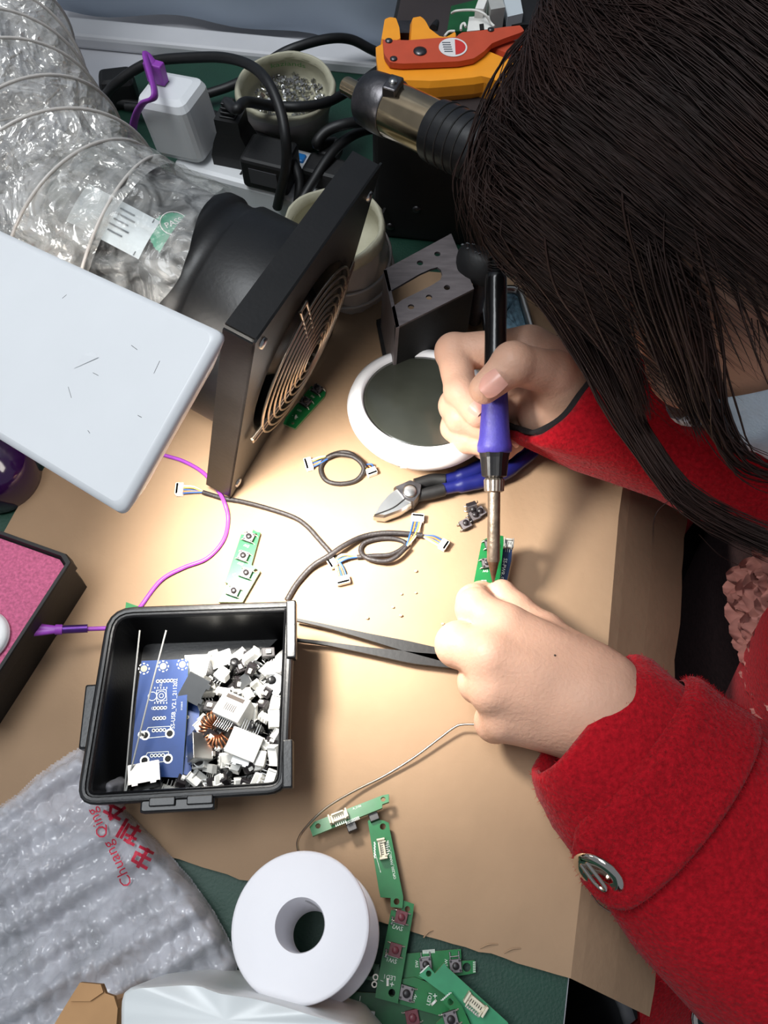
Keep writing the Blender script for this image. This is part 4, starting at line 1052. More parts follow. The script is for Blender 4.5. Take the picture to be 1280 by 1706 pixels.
mb.loft([[p+Vector((0, 0, -.002)) for p in q3], [Vector((p.x, p.y, .0045)) for p in q3]], 'kraft', cap=False, smooth=False)
mb.build('kraft_flap', ct, True)

# ------------------------------------------------------------------ bubble wrap
bw_ = thing('bubble_wrap', 'crumpled clear bubble wrap with red print lying left of the spool', 'bubble wrap', P(180, 1480, 0))
poly = [(22, 1325), (60, 1290), (100, 1262), (135, 1240), (215, 1300), (205, 1345), (262, 1400), (318, 1462), (358, 1520), (386, 1572), (398, 1604), (390, 1640), (340, 1700), (250, 1790), (-120, 1790), (-120, 1420), (-10, 1345)]
poly = [Vector((a, b)) for a, b in poly]
def inpoly(x, y):
    c = False; n = len(poly)
    for i in range(n):
        a, b_ = poly[i], poly[i-1]
        if (a.y > y) != (b_.y > y) and x < (b_.x-a.x)*(y-a.y)/(b_.y-a.y)+a.x: c = not c
    return c
def polydist(x, y):
    p = Vector((x, y)); best = 1e9
    for i in range(len(poly)):
        a, b_ = poly[i-1], poly[i]; ab = b_-a; t_ = max(0, min(1, (p-a).dot(ab)/ab.length_squared)); best = min(best, (p-a-ab*t_).length)
    return best
NB = 6.0  # picture step
GX, GY = list(np.arange(-120, 404, 5.0)), list(np.arange(1236, 1795, 5.0))
bub = []; 
mb = MB(); idx = {}; vs = []; fs = []; uvb = []
def bubble_h(X, Y):
    s_ = .0074; r = Y/(s_*.866); row = round(r); best = 0
    for rr in (row-1, row, row+1):
        off = .5 if rr % 2 else 0; cx = (round(X/s_-off)+off)*s_; cy = rr*s_*.866
        d = math.hypot(X-cx, Y-cy)/.0033
        if d < 1: best = max(best, math.sqrt(1-d*d))
    return best
GX = list(np.arange(-120, 404, 3.4)); GY = list(np.arange(1236, 1795, 3.4))
def wrap_z(x, y, d):
    e = min(1, d/26); lump = .5+.5*math.sin(x*.021+y*.013+1)*math.cos(y*.017-x*.006)
    return .0045+e**.6*(.012+.012*lump)+.003*math.sin(x*.05+y*.09)*e
for j, y in enumerate(GY):
    for i, x in enumerate(GX):
        if not inpoly(x, y): continue
        d = polydist(x, y); z = wrap_z(x, y, d); p = P(x, y, z)
        a = .5; qx, qy = p.x*math.cos(a)-p.y*math.sin(a), p.x*math.sin(a)+p.y*math.cos(a)
        smooth_zone = max(0, min(1, 1-math.hypot((x-170)/140, (y-1440)/130)))
        h = bubble_h(qx*(1+.05*math.sin(qy*40)), qy)*min(1, d/14)*(1-.75*smooth_zone)
        p.z += .0020*h; idx[i, j] = len(vs); vs.append(p)
for j in range(len(GY)-1):
    for i in range(len(GX)-1):
        k = [(i, j), (i, j+1), (i+1, j+1), (i+1, j)]
        if all(q in idx for q in k): fs.append([idx[q] for q in k])
mb.add(vs, fs, 'bubble_film', True); o = mb.build('bubble_sheet', bw_, True)
mb = MB(); vs2 = [Vector((p.x, p.y, max(.0045, p.z*.45))) for p in vs]; mb.add(vs2, [f[::-1] for f in fs], 'bubble_film', True); mb.build('under_sheet', bw_, True)
# red print: latin line and heavy brush-like characters running up the edge
def on_wrap(x, y): return P(x, y, wrap_z(x, y, polydist(x, y))+.0034)
mb = MB()
def wrap_glyphs(vs_, fs_, m):
    mb.add([on_wrap(x, y) for x, y in vs_], fs_, m)
t_ = MB(); t_.text('Chuang Qing', 27, 'ink_red', Matrix.Identity(4))
d1 = Vector((160-212, 1356-1462)).normalized(); d2 = Vector((-d1.y, d1.x))*-1
c = Vector((183, 1412))
wrap_glyphs([(c+d1*p.x+Vector((d1.y, -d1.x))*p.y*(1)) for p in t_.v], t_.f, 'ink_red')
def strokes(cx, cy, ang, sc, segs):
    ca, sa_ = math.cos(math.radians(ang)), math.sin(math.radians(ang))
    for (x0, y0, x1, y1, w) in segs:
        a, b_ = Vector((x0, y0))*sc, Vector((x1, y1))*sc; d = (b_-a).normalized(); n = Vector((-d.y, d.x))*w*sc/2
        N_ = 5
        vv = []; ff = []
        for k in range(N_+1):
            q = a.lerp(b_, k/N_)
            for s_ in (-1, 1):
                r_ = q+n*s_; vv.append((cx+r_.x*ca-r_.y*sa_, cy+r_.x*sa_+r_.y*ca))
        for k in range(N_): ff.append((2*k, 2*k+1, 2*k+3, 2*k+2))
        wrap_glyphs(vv, ff, 'ink_red')
strokes(236, 1430, -150, 17, [(-1, -.6, .8, -.6, .34), (-.9, .3, .9, .2, .34), (-.1, -1, -.1, 1.2, .36), (-.8, 1, .8, .9, .3), (.7, -.6, .7, .3, .3)])
strokes(216, 1388, -150, 17, [(-1, -.8, .2, -.8, .3), (-.9, -.2, .3, -.3, .3), (-.3, -1, -.4, 1.1, .34), (.5, -.9, .5, .8, .3), (.9, -1, .9, 1.1, .34), (-.9, .7, .3, .6, .3)])
strokes(190, 1352, -150, 16, [(-1, -.4, 1, -.5, .34), (-.8, .5, .8, .4, .34), (0, -1, -.8, 1, .32), (.1, -.8, .8, 1, .32)])
mb.build('red_print', bw_, True)

# ------------------------------------------------------------------ pink foam box and its neighbours on the left
PBZ = .040
fx = [P(x, y, PBZ) for x, y in ((-2, 888), (108, 928), (18, 1100), (-130, 1050))]
pb = thing('foam_box', 'black open box lined with glittery pink foam at the left edge', 'box', Vector((fx[1].x, fx[1].y, 0)))
c4 = [P(x, y, PBZ) for x, y in ((-230, 815), (0, 888), (104, 925), (112, 938), (0, 1110), (-60, 1200), (-330, 1100))]
mb = MB()
def loop_ring(o, s_, z):
    c = sum(o, Vector())/len(o); return [Vector((c.x+(p.x-c.x)*s_, c.y+(p.y-c.y)*s_, z)) for p in o]
mb.loft([loop_ring(c4, .965, .0008), loop_ring(c4, 1.0, PBZ-.010), loop_ring(c4, 1.04, PBZ-.0095), loop_ring(c4, 1.04, PBZ-.001), loop_ring(c4, 1.03, PBZ), loop_ring(c4, .985, PBZ), loop_ring(c4, .975, PBZ-.003), loop_ring(c4, .955, PBZ-.004), loop_ring(c4, .95, .003)], 'black_matte', cap=False, smooth=False)
mb.add(loop_ring(c4, .965, .0008), [tuple(range(len(c4)))], 'black_matte'); mb.build('tray', pb, True)
mb = MB(); f4 = loop_ring(c4, .948, PBZ-.0035); mb.loft([loop_ring(c4, .945, .004), f4], 'pink_foam', cap=True, smooth=False); mb.build('foam', pb, True)
dc = thing('white_disc', 'white round lid lying on the pink foam under the purple strands', 'lid', P(-28, 1062, PBZ-.003))
mb = MB(); mb.lathe([(.001, .0045), (.010, .0045), (.0125, .004), (.0135, .002), (.0135, .0)], 'white_plastic', n=40); mb.build('cap', dc)
mb = MB(); mb.lathe([(.0136, .0002), (.0139, .0008), (.0139, .0014), (.0136, .002)], 'white_matte', n=40, cap=False); mb.build('rim', dc)
pj = thing('purple_bottle', 'dark purple glossy bottle standing under the lamp at the left edge', 'bottle', P(8, 800, 0))
mb = MB(); mb.lathe([(.022, .0005), (.024, .003), (.024, .022), (.021, .029), (.012, .034), (.009, .035), (.0085, .040)], 'purple_dark', n=40); mb.build('body', pj)
mb = MB(); mb.lathe([(.0105, .039), (.0105, .052), (.0095, .053)], 'black_gloss', n=32); mb.build('cap', pj)
mb = MB(); mb.tube([P(41, 778, .004)+Vector((.003*math.cos(a), .003*math.sin(a), 0)) for a in np.linspace(0, 6.0, 14)], .0006, 'steel', n=6); tag(mb.build('wire_ring'), 'small bright wire ring on the green mat beside the purple bottle', 'wire')

# ------------------------------------------------------------------ round white device with dark glass
rd0 = P(700, 700, CZ); tz = .0255
rd = thing('glass_top_device', 'round white plastic device with a dark glass top behind the side cutters', 'device', rd0+Vector((0, -.004, .0062)), euler(-9, 3, 0))
mb = MB(); mb.lathe([(.028, -.0005), (.036, .0005), (.0420, .004), (.0450, .0095), (.0455, .0125), (.0440, .0175), (.0415, .0200), (.0400, .0208), (.0372, .0206), (.0362, .0195), (.0358, .0182)], 'white_matte', n=80, cap=True); mb.build('body', rd)
mb = MB(); mb.lathe([(.0359, .0172), (.0359, .0186), (.0340, .0189), (.0002, .0189)], 'glass_dark', n=80); mb.build('glass', rd)
mb = MB(); mb.lathe([(.0372, .0207), (.0384, .0212), (.0396, .0209)], 'white_matte', n=80, cap=False); mb.build('bezel', rd)
mb = MB(); mb.box((-.012, -.0431, .0085), (.004, .0012, .0012), 'connector_grey', bev=.0004); mb.build('notch', rd)

# ------------------------------------------------------------------ side cutters
cu = thing('side_cutters', 'diagonal side cutters with dark blue handles lying below the round device', 'pliers', P(690, 820, CZ), None)
def flat(px_list, z0, z1, m, name, parent, bev=.0012):
    mb = MB(); pts = rs([P(x, y, z1) for x, y in px_list]+[P(*px_list[0], z1)], 44)[:-1]; c = sum(pts, Vector())/len(pts)
    rr = [[Vector((c.x+(p.x-c.x)*s_, c.y+(p.y-c.y)*s_, z)) for p in pts] for z, s_ in ((z0, .90), (z0+.3*(z1-z0), 1.0), (z0+.75*(z1-z0), 1.0), (z1, .90))]
    mb.loft(rr, m, cap=True, smooth=False); return mb.build(name, parent, True)
flat([(622, 858), (632, 840), (648, 822), (662, 812), (680, 826), (690, 836), (668, 850), (640, 860)], CZ+.001, CZ+.011, 'steel', 'jaw', cu)
mb = MB(); mb.tube([P(x, y, CZ+.0112) for x, y in ((624, 858), (655, 846), (676, 830))], .0004, 'hole', n=5, sp=4); mb.build('cutting_edge', cu, True)
flat([(656, 810), (684, 798), (704, 806), (702, 822), (690, 838), (672, 830)], CZ+.001, CZ+.0125, 'steel_dark', 'pivot_block', cu)
mb = MB(); mb.lathe([(.0042, 0), (.0042, .0012), (.003, .0016), (.0002, .0016)], 'steel', X=TM(P(683, 819, CZ+.0122)), n=20); mb.build('pivot', cu, True)
for (pth, gp) in (([(692, 808), (720, 800), (742, 800)], [(742, 800), (770, 792), (800, 780), (838, 762), (872, 746)]), ([(694, 826), (716, 822), (740, 816)], [(738, 815), (772, 808), (806, 800), (846, 785), (890, 752)])):
    mb = MB(); mb.tube([P(x, y, CZ+.007) for x, y in pth], .0038, 'black_matte', n=12, sp=5, flat=1.1); mb.build('shank', cu, True)
    mb = MB(); mb.tube([P(x, y, CZ+.007) for x, y in gp], [.0036, .0046, .0048, .0044, .0040, .0036], 'blue_handle', n=14, sp=6); mb.build('grip', cu, True)

# ------------------------------------------------------------------ tweezers
tw = thing('tweezers', 'black pointed tweezers lying between the bin and the left hand', 'tweezers', P(620, 1075, CZ))
for (pts) in (((494, 1033), (540, 1043), (600, 1058), (680, 1078), (760, 1098), (800, 1105)), ((490, 1066), (540, 1072), (610, 1084), (690, 1097), (760, 1104), (800, 1107))):
    mb = MB(); w = [.0007, .0010, .0018, .0030, .0034, .0034]
    pp = rs([P(x, y, CZ+.0045) for x, y in pts], 30); rings = []
    for i, p in enumerate(pp):
        t_ = (pp[min(i+1, 29)]-pp[max(i-1, 0)]).normalized(); s_ = Vector((-t_.y, t_.x, 0)); ww = np.interp(i/29, np.linspace(0, 1, 6), w)
        hh = .0013
        rings.append([p+s_*ww+Vector((0, 0, hh)), p-s_*ww+Vector((0, 0, hh)), p-s_*ww-Vector((0, 0, hh)), p+s_*ww-Vector((0, 0, hh))])
    mb.loft(rings, 'black_matte', smooth=False); mb.build('arm', tw, True)

# ------------------------------------------------------------------ soldering iron (held)
iA = P(822, 972, .0275)
def reach(px, py, A, Lg):
    lo, hi = .3, .75
    # farther solution on the ray
    best = None
    for k in range(700):
        t_ = .39+k*.0003; q = D(px, py, t_); e = abs((q-A).length-Lg)
        if q.z > .05 and (best is None or e < best[0]): best = (e, q)
    return best[1]
iE = reach(827, 452, iA, .167)
iax = (iE-iA).normalized(); ifr = frame_of(iax)
iron = thing('soldering_iron', 'soldering iron with blue grip and black handle held in the right hand', 'soldering iron', iA, ifr)
def alongpx(py):   # distance from the tip where the axis passes picture height py
    lo, hi = 0, .167
    for _ in range(40):
        m = (lo+hi)/2; q = iA+iax*m-Vector((0, 0, CAM_H)); dep = q.y*CP-q.z*SP; v = 853-F_PX*(q.y*SP+q.z*CP)/dep
        if v > py: lo = m
        else: hi = m
    return lo
def scale_at(py): 
    q = iA+iax*alongpx(py)-Vector((0, 0, CAM_H)); return F_PX/(q.y*CP-q.z*SP)
a = alongpx
def rr(py, w): return (w/2)/scale_at(py)
mb = MB(); mb.lathe([(.0004, 0), (rr(960, 5), a(966)), (rr(938, 18), a(938)), (rr(935, 19), a(934))], 'tip_metal', n=20); mb.build('tip', iron)
mb = MB(); mb.lathe([(rr(934, 20), a(936)), (rr(930, 22), a(932)), (rr(860, 21), a(860)), (rr(815, 21), a(818))], 'sleeve_metal', n=28); mb.build('heater_sleeve', iron)
mb = MB(); prof = [(rr(818, 26), a(820)), (rr(818, 33), a(818)), (rr(800, 35), a(800)), (rr(796, 30), a(797)), (rr(796, 22), a(794))]
n = 36; rings = [[Vector((r*(1-.05*(k % 2))*math.cos(2*math.pi*k/n), r*(1-.05*(k % 2))*math.sin(2*math.pi*k/n), z)) for k in range(n)] for r, z in prof]; mb.loft(rings, 'nut_metal', smooth=False); mb.build('nut', iron)
mb = MB(); prof = [(rr(795, 30), a(796)), (rr(792, 42), a(793)), (rr(760, 48), a(762)), (rr(752, 52), a(754))]
n = 28; rings = [[Vector((r*(1-.07*((k//2) % 2))*math.cos(2*math.pi*k/n), r*(1-.07*((k//2) % 2))*math.sin(2*math.pi*k/n), z)) for k in range(n)] for r, z in prof]; mb.loft(rings, 'black_plastic', smooth=False); mb.build('collar', iron)
mb = MB(); mb.lathe([(rr(754, 50), a(755)), (rr(750, 57), a(752)), (rr(742, 58), a(742)), (rr(730, 52), a(730)), (rr(712, 49), a(712)), (rr(680, 45), a(680)), (rr(655, 42), a(655)), (rr(640, 41), a(640))], 'blue_grip', n=36); mb.build('grip', iron)
mb = MB(); mb.lathe([(rr(642, 39), a(642)), (rr(600, 37), a(600)), (rr(540, 36), a(540)), (rr(500, 36.5), a(500)), (rr(466, 36), a(466)), (rr(456, 33), a(457)), (rr(452, 22), a(453))], 'black_gloss', n=36); mb.build('handle', iron)
boot = [iE, P(828, 430, iE.z+.005), P(832, 405, iE.z+.004), P(838, 380, iE.z-.004), P(852, 340, iE.z-.03), P(900, 300, .05), P(960, 330, .012), P(1010, 420, .006), P(1000, 500, .005)]
bp = smooth_path(boot, 14)
mb = MB()
for k in range(0, 40, 2):
    p0, p1 = bp[k], bp[k+1]; mb.cyl(p0, p1, .0048 if k % 4 == 0 else .0038, 'rubber', n=14)
mb.build('strain_relief', iron, True)
mb = MB(); mb.tube(bp[2:], .0026, 'rubber', n=10); mb.build('cord', iron, True)

# ------------------------------------------------------------------ iron stand
isd = thing('iron_stand', 'dark metal iron stand with a slotted perforated plate behind the right hand', 'stand', P(720, 520, 0))
BZ = .062
q = {k: P(x, y, BZ) for k, (x, y) in dict(tl=(640, 449), tr=(752, 390), br=(790, 482), bl=(657, 545)).items()}
xx = (q['tr']-q['tl']).normalized(); yy = Vector((-xx.y, xx.x, 0)); xx.z = 0
bfm = Matrix((xx, yy, Vector((0, 0, 1)))).transposed(); inv = TM(q['tl'], bfm).inverted()
def bl(px, py): r = inv @ P(px, py, BZ); return (r.x, r.y)
X = TM(q['tl'], bfm)
ol = [bl(*p) for p in ((639, 450), (752, 389), (790, 481), (660, 546), (653, 512), (671, 499), (718, 476), (734, 466), (737, 458), (735, 450), (729, 445), (718, 448), (700, 456), (648, 486))]
mb = MB(); mb.prism(ol, -.0016, 0, 'bracket', X=X, holes=[circ2(bl(*p), .0019, 12) for p in ((700, 438), (729, 423), (745, 479), (715, 495), (685, 511))]); mb.build('plate', isd, True)
# downward walls of the bent plate
def wall(p, r, zt, zb, m, nm, th=.0016):
    mb = MB(); A, B = P(*p, zt), P(*r, zt); d = (B-A).normalized(); nn = Vector((-d.y, d.x, 0))*th
    mb.add([A, B, B+nn, A+nn]+[Vector((v.x, v.y, zb)) for v in (A, B, B+nn, A+nn)], [(0, 1, 2, 3), (7, 6, 5, 4), (0, 4, 5, 1), (1, 5, 6, 2), (2, 6, 7, 3), (3, 7, 4, 0)], m); return mb.build(nm, isd, True)
wall((660, 546), (790, 481), BZ-.0002, CZ, 'black_matte', 'front_panel')
wall((790, 481), (752, 389), BZ-.0002, CZ, 'black_matte', 'side_panel')
A, B = P(639, 450, BZ), P(660, 546, BZ)
mb = MB(); d = (B-A).normalized(); nn = Vector((d.y, -d.x, 0)); 
vv = [A, B, B-nn*.002, A-nn*.002]; vb = [Vector((v.x-.002, v.y, CZ)) for v in vv]; mb.add(vv+vb, [(0, 1, 2, 3), (7, 6, 5, 4), (0, 4, 5, 1), (1, 5, 6, 2), (2, 6, 7, 3), (3, 7, 4, 0)], 'bracket'); mb.build('back_leg', isd, True)
mb = MB(); bb = [P(x, y, CZ+.004) for x, y in ((627, 533), (652, 524), (800, 560), (800, 605), (642, 612))]; mb.prism([(p.x, p.y) for p in bb], CZ, CZ+.004, 'black_matte'); mb.build('base', isd, True)
hc = P(806, 436, .060)
mb = MB(); mb.lathe([(.013, -.012), (.0165, -.008), (.0168, .002), (.015, .006), (.010, .007), (.0095, 0), (.009, -.01)], 'black_matte', X=TM(hc, euler(-35, 20, 0)), n=28); mb.build('holder_ring', isd, True)
mb = MB(); mb.cyl(Vector((hc.x, hc.y, CZ)), hc-Vector((0, 0, .008)), .0045, 'bracket'); mb.build('holder_post', isd, True)
rnd.seed(5)
for k in range(34):
    px, py = rnd.choice([(rnd.uniform(655, 760), rnd.uniform(530, 600)), (rnd.uniform(780, 815), rnd.uniform(405, 470))])
    if py > 480:
        p = P(px, py, CZ+.0045) 
    else:
        aa = rnd.uniform(0, 6.28); p = hc+euler(-35, 20, 0) @ Vector((.0155*math.cos(aa), .0155*math.sin(aa), .0058))
    mb = MB(); r = rnd.uniform(.0003, .0008); mb.ell((0, 0, 0), (r*1.4, r, r*.8), 'steel', n=6, k=4); o = mb.build('solder_splash', isd); WM[o.name] = WM[isd.name]
    loc = WM[isd.name].inverted() @ p; o.location = loc
# ------------------------------------------------------------------ tin with solder dross, tissue
tn = thing('tip_tin', 'rounded metal tin of blue-grey cleaning wool behind the red right cuff', 'tin', P(840, 520, CZ))
c = [P(x, y, .014) for x, y in ((800, 478), (868, 478), (892, 560), (810, 570))]; cl_ = [Vector((p.x, p.y, 0)) for p in c]
ro = rounded([cl_[3], cl_[2], cl_[1], cl_[0]], [.006]*4, 6)
mb = MB(); mb.loft([ring(inset(ro, .001), .0046), ring(ro, .0135), ring(inset(ro, -.0012), .0145), ring(inset(ro, .0005), .0150), ring(inset(ro, .0022), .0142), ring(inset(ro, .0026), .006)], 'steel', cap=False); mb.add(ring(inset(ro, .001), .0046), [tuple(range(len(ro)))], 'steel'); mb.build('shell', tn, True)
mb = MB(); nn_ = inset(ro, .0028); cen = sum(nn_, Vector((0, 0)))/len(nn_)
rows = [[Vector((cen.x+(p.x-cen.x)*s_, cen.y+(p.y-cen.y)*s_, .0095+.0016*rnd.random()+.002*(1-s_))) for p in nn_] for s_ in (1, .85, .7, .55, .4, .25, .1)]; mb.loft(rows, 'tin_blue', cap=True, smooth=False); mb.build('wool', tn, True)
ts = thing('tissue', 'crumpled white tissue at the edge of the cardboard under the hair', 'tissue', P(925, 475, CZ))
mb = MB(); rnd.seed(9); rings = []
for i in range(1, 14):
    th = math.pi*i/14; rowp = []
    for j in range(30):
        ph_ = 2*math.pi*j/30; r = 1+.16*math.sin(ph_*3+i)+.12*math.sin(ph_*7-i*1.3)+.07*rnd.random()
        rowp.append(Vector((.020*r*math.sin(th)*math.cos(ph_), .026*r*math.sin(th)*math.sin(ph_), .016-.016*math.cos(th)*r)))
    rings.append(rowp)
mb.loft(rings, 'paper', smooth=False); mb.build('paper', ts)

# ------------------------------------------------------------------ dark station with the hot air gun and stripper on it
s0 = P(622, 396, 0)
SH = .098
st_ = thing('rework_station', 'black box-shaped rework station standing on the mat behind the iron stand', 'station', s0, rz(-8))
mb = MB(); mb.box((.115, .088, SH/2), (.23, .175, SH-.0006), 'black_matte', bev=.004); mb.build('case', st_)
mb = MB(); mb.box((.115, .088, SH+.0004), (.224, .168, .0010), 'station_top', bev=.0004); mb.build('top_panel', st_)
for (x, z) in ((.03, .03), (.012, .012), (.2, .03)):
    mb = MB(); mb.lathe([(.003, 0), (.003, .0006), (.0002, .001)], 'steel_dark', X=TM((x, .0004, z), euler(90, 0, 0)), n=12); mb.build('screw', st_)
SZ = SH+.001
# wire stripper
wz = SZ
ws = thing('wire_stripper', 'orange and brick-red wire stripper lying on the black station', 'wire stripper', P(740, 90, wz))
flat([(626, 70), (640, 62), (655, 66), (700, 78), (760, 92), (800, 82), (815, 80), (850, 95), (884, 104), (884, 118), (860, 140), (835, 137), (812, 128), (790, 132), (720, 138), (650, 136), (632, 120), (628, 95)], wz, wz+.014, 'orange', 'lower_handle', ws)
flat([(634, 66), (640, 30), (650, 26), (661, 28), (667, 45), (669, 66), (652, 72)], wz, wz+.0165, 'orange', 'jaw', ws)
flat([(681, 70), (684, 27), (700, 24), (708, 32), (716, 47), (736, 62), (748, 62), (764, 52), (764, 66), (720, 74)], wz, wz+.0165, 'orange', 'jaw', ws)
mb = MB(); ol = rs([P(x, y, wz+.0185) for x, y in ((638, 66), (680, 67), (730, 63), (760, 62), (768, 54), (800, 51), (840, 45), (868, 42), (874, 52), (840, 64), (820, 72), (806, 86), (790, 97), (765, 102), (720, 104), (670, 106), (650, 104), (640, 90), (638, 66))], 70)[:-1]
mb.prism([(p.x, p.y) for p in ol], wz+.0150, wz+.0185, 'brick_red'); mb.build('side_plate', ws, True)
for (x, y, r) in ((648, 68.5, .0022), (656, 98.5, .0022), (700, 86, .0040), (818, 50, .002)):
    mb = MB(); mb.lathe([(r, 0), (r, .0006), (r*.5, .0012), (.0002, .0012)], 'steel_dark', X=TM(P(x, y, wz+.0185)), n=16); mb.build('rivet', ws, True)
mb = MB(); c = P(755, 79, wz+.0187); mb.lathe([(.0085, 0), (.0085, .0002), (.0001, .0002)], 'sticker_white', X=TM(c), n=32, smooth=False)
mb.prism([(c.x+.0075*math.cos(a_), c.y+.0070*math.sin(a_)) for a_ in np.linspace(-1.4, 1.4, 20)], c.z+.0002, c.z+.00035, 'sticker_red')
for k in range(5): mb.box((c.x-.004+.0003*k, c.y+.004-.002*k, c.z+.00028), (.005, .0007, .0002), 'ink_grey')
mb.build('round_sticker', ws, True)
mb = MB(); mb.box(P(674, 52, wz+.006), (.010, .012, .006), 'steel_dark'); mb.build('blade', ws, True)
flat([(815, 74), (850, 66), (880, 68), (880, 88), (850, 92), (830, 84)], wz, wz+.013, 'brick_red', 'upper_handle', ws)
# hot air gun
h0, h1, h2, h3, h4 = P(577, 143, .114), P(612, 162, .117), P(735, 222, .124), P(760, 234, .126), P(900, 302, .132)
hg = thing('hot_air_gun', 'hot air gun with a shiny metal barrel resting across the station corner', 'hot air gun', h1)
hx = (h4-h1).normalized()
mb = MB(); mb.cyl(h0, h1, .0052, 'brass_chrome', n=24); mb.lathe([(.0044, 0), (.0040, .004)], 'hole', X=TM(h0-hx*.0002, frame_of(hx)), n=20); mb.build('nozzle', hg, True)
mb = MB(); fr_ = TM(h1, frame_of(hx)); Lh = (h2-h1).length
mb.lathe([(.0055, -.002), (.0135, 0), (.0150, .002), (.0158, .010), (.0158, .020), (.0150, .021)], 'steel_dark', X=fr_, n=36, cap=False); mb.build('clamp_collar', hg, True)
mb = MB(); mb.lathe([(.0146, .018), (.0148, .020), (.0150, Lh-.002)], 'brass_chrome', X=fr_, n=48); mb.build('barrel', hg, True)
mb = MB(); cp_ = P(655, 146, .1345); mb.box((0, 0, 0), (.008, .012, .007), 'steel_dark', X=TM(cp_, rz(-25)), bev=.0008); mb.lathe([(.0024, .0034), (.0024, .0046), (.0002, .005)], 'steel', X=TM(cp_), n=12); mb.build('clamp_screw', hg, True)
mb = MB(); mb.lathe([(.0162, Lh-.004), (.0166, Lh-.001), (.0164, Lh+.024), (.0158, Lh+.032), (.0155, Lh+.12)], 'black_plastic', X=fr_, n=40)
mb.build('handle', hg, True)
mb = MB()
for k in range(4):
    for aa in (60, 90, 120):
        q = fr_ @ Vector((.0166*math.cos(math.radians(aa)), .0166*math.sin(math.radians(aa)), Lh+.002+k*.006)); 
    pts = [fr_ @ Vector((.0165*math.cos(math.radians(aa)), .0165*math.sin(math.radians(aa)), Lh+.002+k*.0062)) for aa in range(30, 230, 10)]
    mb.tube(pts, .0006, 'hole', n=6)
mb.build('vent_slots', hg, True)
mb = MB(); pts = [fr_ @ Vector((.0157*math.cos(math.radians(aa)), .0157*math.sin(math.radians(aa)), Lh+.045+dz)) for aa, dz in ((80, 0), (80, .02))]; mb.tube(pts, .0012, 'grey_rubber', n=8); mb.build('slider', hg, True)
# boards and wires heaped on the far side of the station
def slab(name, label, cat, px, z0, z1, m, group=None):
    mb = MB(); q = [P(x, y, z1) for x, y in px]; mb.prism([(p.x, p.y) for p in q], z0, z1, m); return tag(mb.build(name), label, cat, group)
slab('circuit_board', 'worn green and grey board leaning behind the wire stripper', 'circuit board', [(752, 10), (800, -2), (806, 40), (795, 52), (745, 52)], wz, wz+.004, 'pcb_dark')
jn = thing('white_connector', 'chunky white connector lying behind the wire stripper', 'connector', P(790, 45, wz+.004))
mb = MB(); q = [P(x, y, wz+.014) for x, y in ((782, 28), (815, 26), (822, 48), (778, 52))]; mb.prism([(p.x, p.y) for p in q], wz+.004, wz+.014, 'connector_white'); mb.build('housing', jn, True)
mb = MB(); q = [P(x, y, wz+.0145) for x, y in ((799, 40), (806, 39), (807, 49), (800, 50))]; mb.prism([(p.x, p.y) for p in q], wz+.012, wz+.0145, 'hole'); mb.build('slot', jn, True)
slab('white_card', 'pale folded strip standing up behind the white connector', 'strip', [(797, 0), (813, -4), (806, 15), (792, 14)], wz+.004, wz+.020, 'connector_white')
slab('circuit_board', 'grey component block at the top edge behind the stripper handles', 'circuit board', [(812, -6), (836, -6), (842, 12), (818, 16)], wz, wz+.018, 'connector_grey')
slab('circuit_board', 'pale grey-blue block nearest the hair at the top edge', 'circuit board', [(838, -8), (866, -10), (872, 22), (846, 28)], wz, wz+.012, 'sticker_pale')
slab('power_pack', 'black block standing behind the boards at the top edge', 'box', [(815, -10), (900, -20), (920, 40), (830, 42)], wz, wz+.006, 'black_matte')
for k, (pts, m, lab) in enumerate((([(753, 22), (762, 18), (790, 17), (808, 24), (818, 38), (824, 44)], 'wire_white', 'thin white wire arching over the worn board'), ([(768, 50), (769, 42), (774, 39), (776, 45)], 'wire_white', 'tiny white wire hook beside the chunky white connector'), ([(741, 60), (748, 53), (758, 52)], 'wire_white', 'thin white wire end poking out beside the stripper jaw'))):
    mb = MB(); mb.tube([P(x, y, wz+.016+(.004 if k == 0 and 0 < i < 4 else 0)) for i, (x, y) in enumerate(pts)], .0008, m, n=6, sp=6); tag(mb.build('wire'), lab, 'wire')

# ------------------------------------------------------------------ power strip with its plugs
pA, pB = P(370, 214, .028), P(592, 272, .028)
pw = (P(505, 335, .028)-P(555, 262, .028)); 
px_ = (pB-pA).normalized(); py_ = Vector((px_.y, -px_.x, 0))
pst = thing('power_strip', 'white power strip with blue switches half hidden behind the fan plate', 'power strip', Vector((pA.x, pA.y, 0))-px_*.018, Matrix((px_, -py_, Vector((0, 0, 1)))).transposed())
Lp = (pB-pA).length+.03; Wp = .046
mb = MB(); mb.box((Lp/2, -Wp/2, .0145), (Lp, Wp, .029), 'white_plastic', bev=.004); mb.build('body', pst)
bis = WM[pst.name].inverted()
for (x, y) in ((422, 246), (497, 262), (567, 279)):
    q = bis @ P(x, y, .030); mb = MB(); mb.box((q.x, q.y, .0295), (.010, .0075, .003), 'blue_switch', bev=.001); mb.build('rocker_switch', pst)
def sock(x):
    mb = MB()
    for a in (-.006, .006): mb.box((x+a, -.026, .0290), (.0016, .006, .0004), 'hole')
    mb.box((x, -.036, .0290), (.0016, .005, .0004), 'hole'); mb.build('socket', pst)
for k in range(4): sock(.05+k*.035)
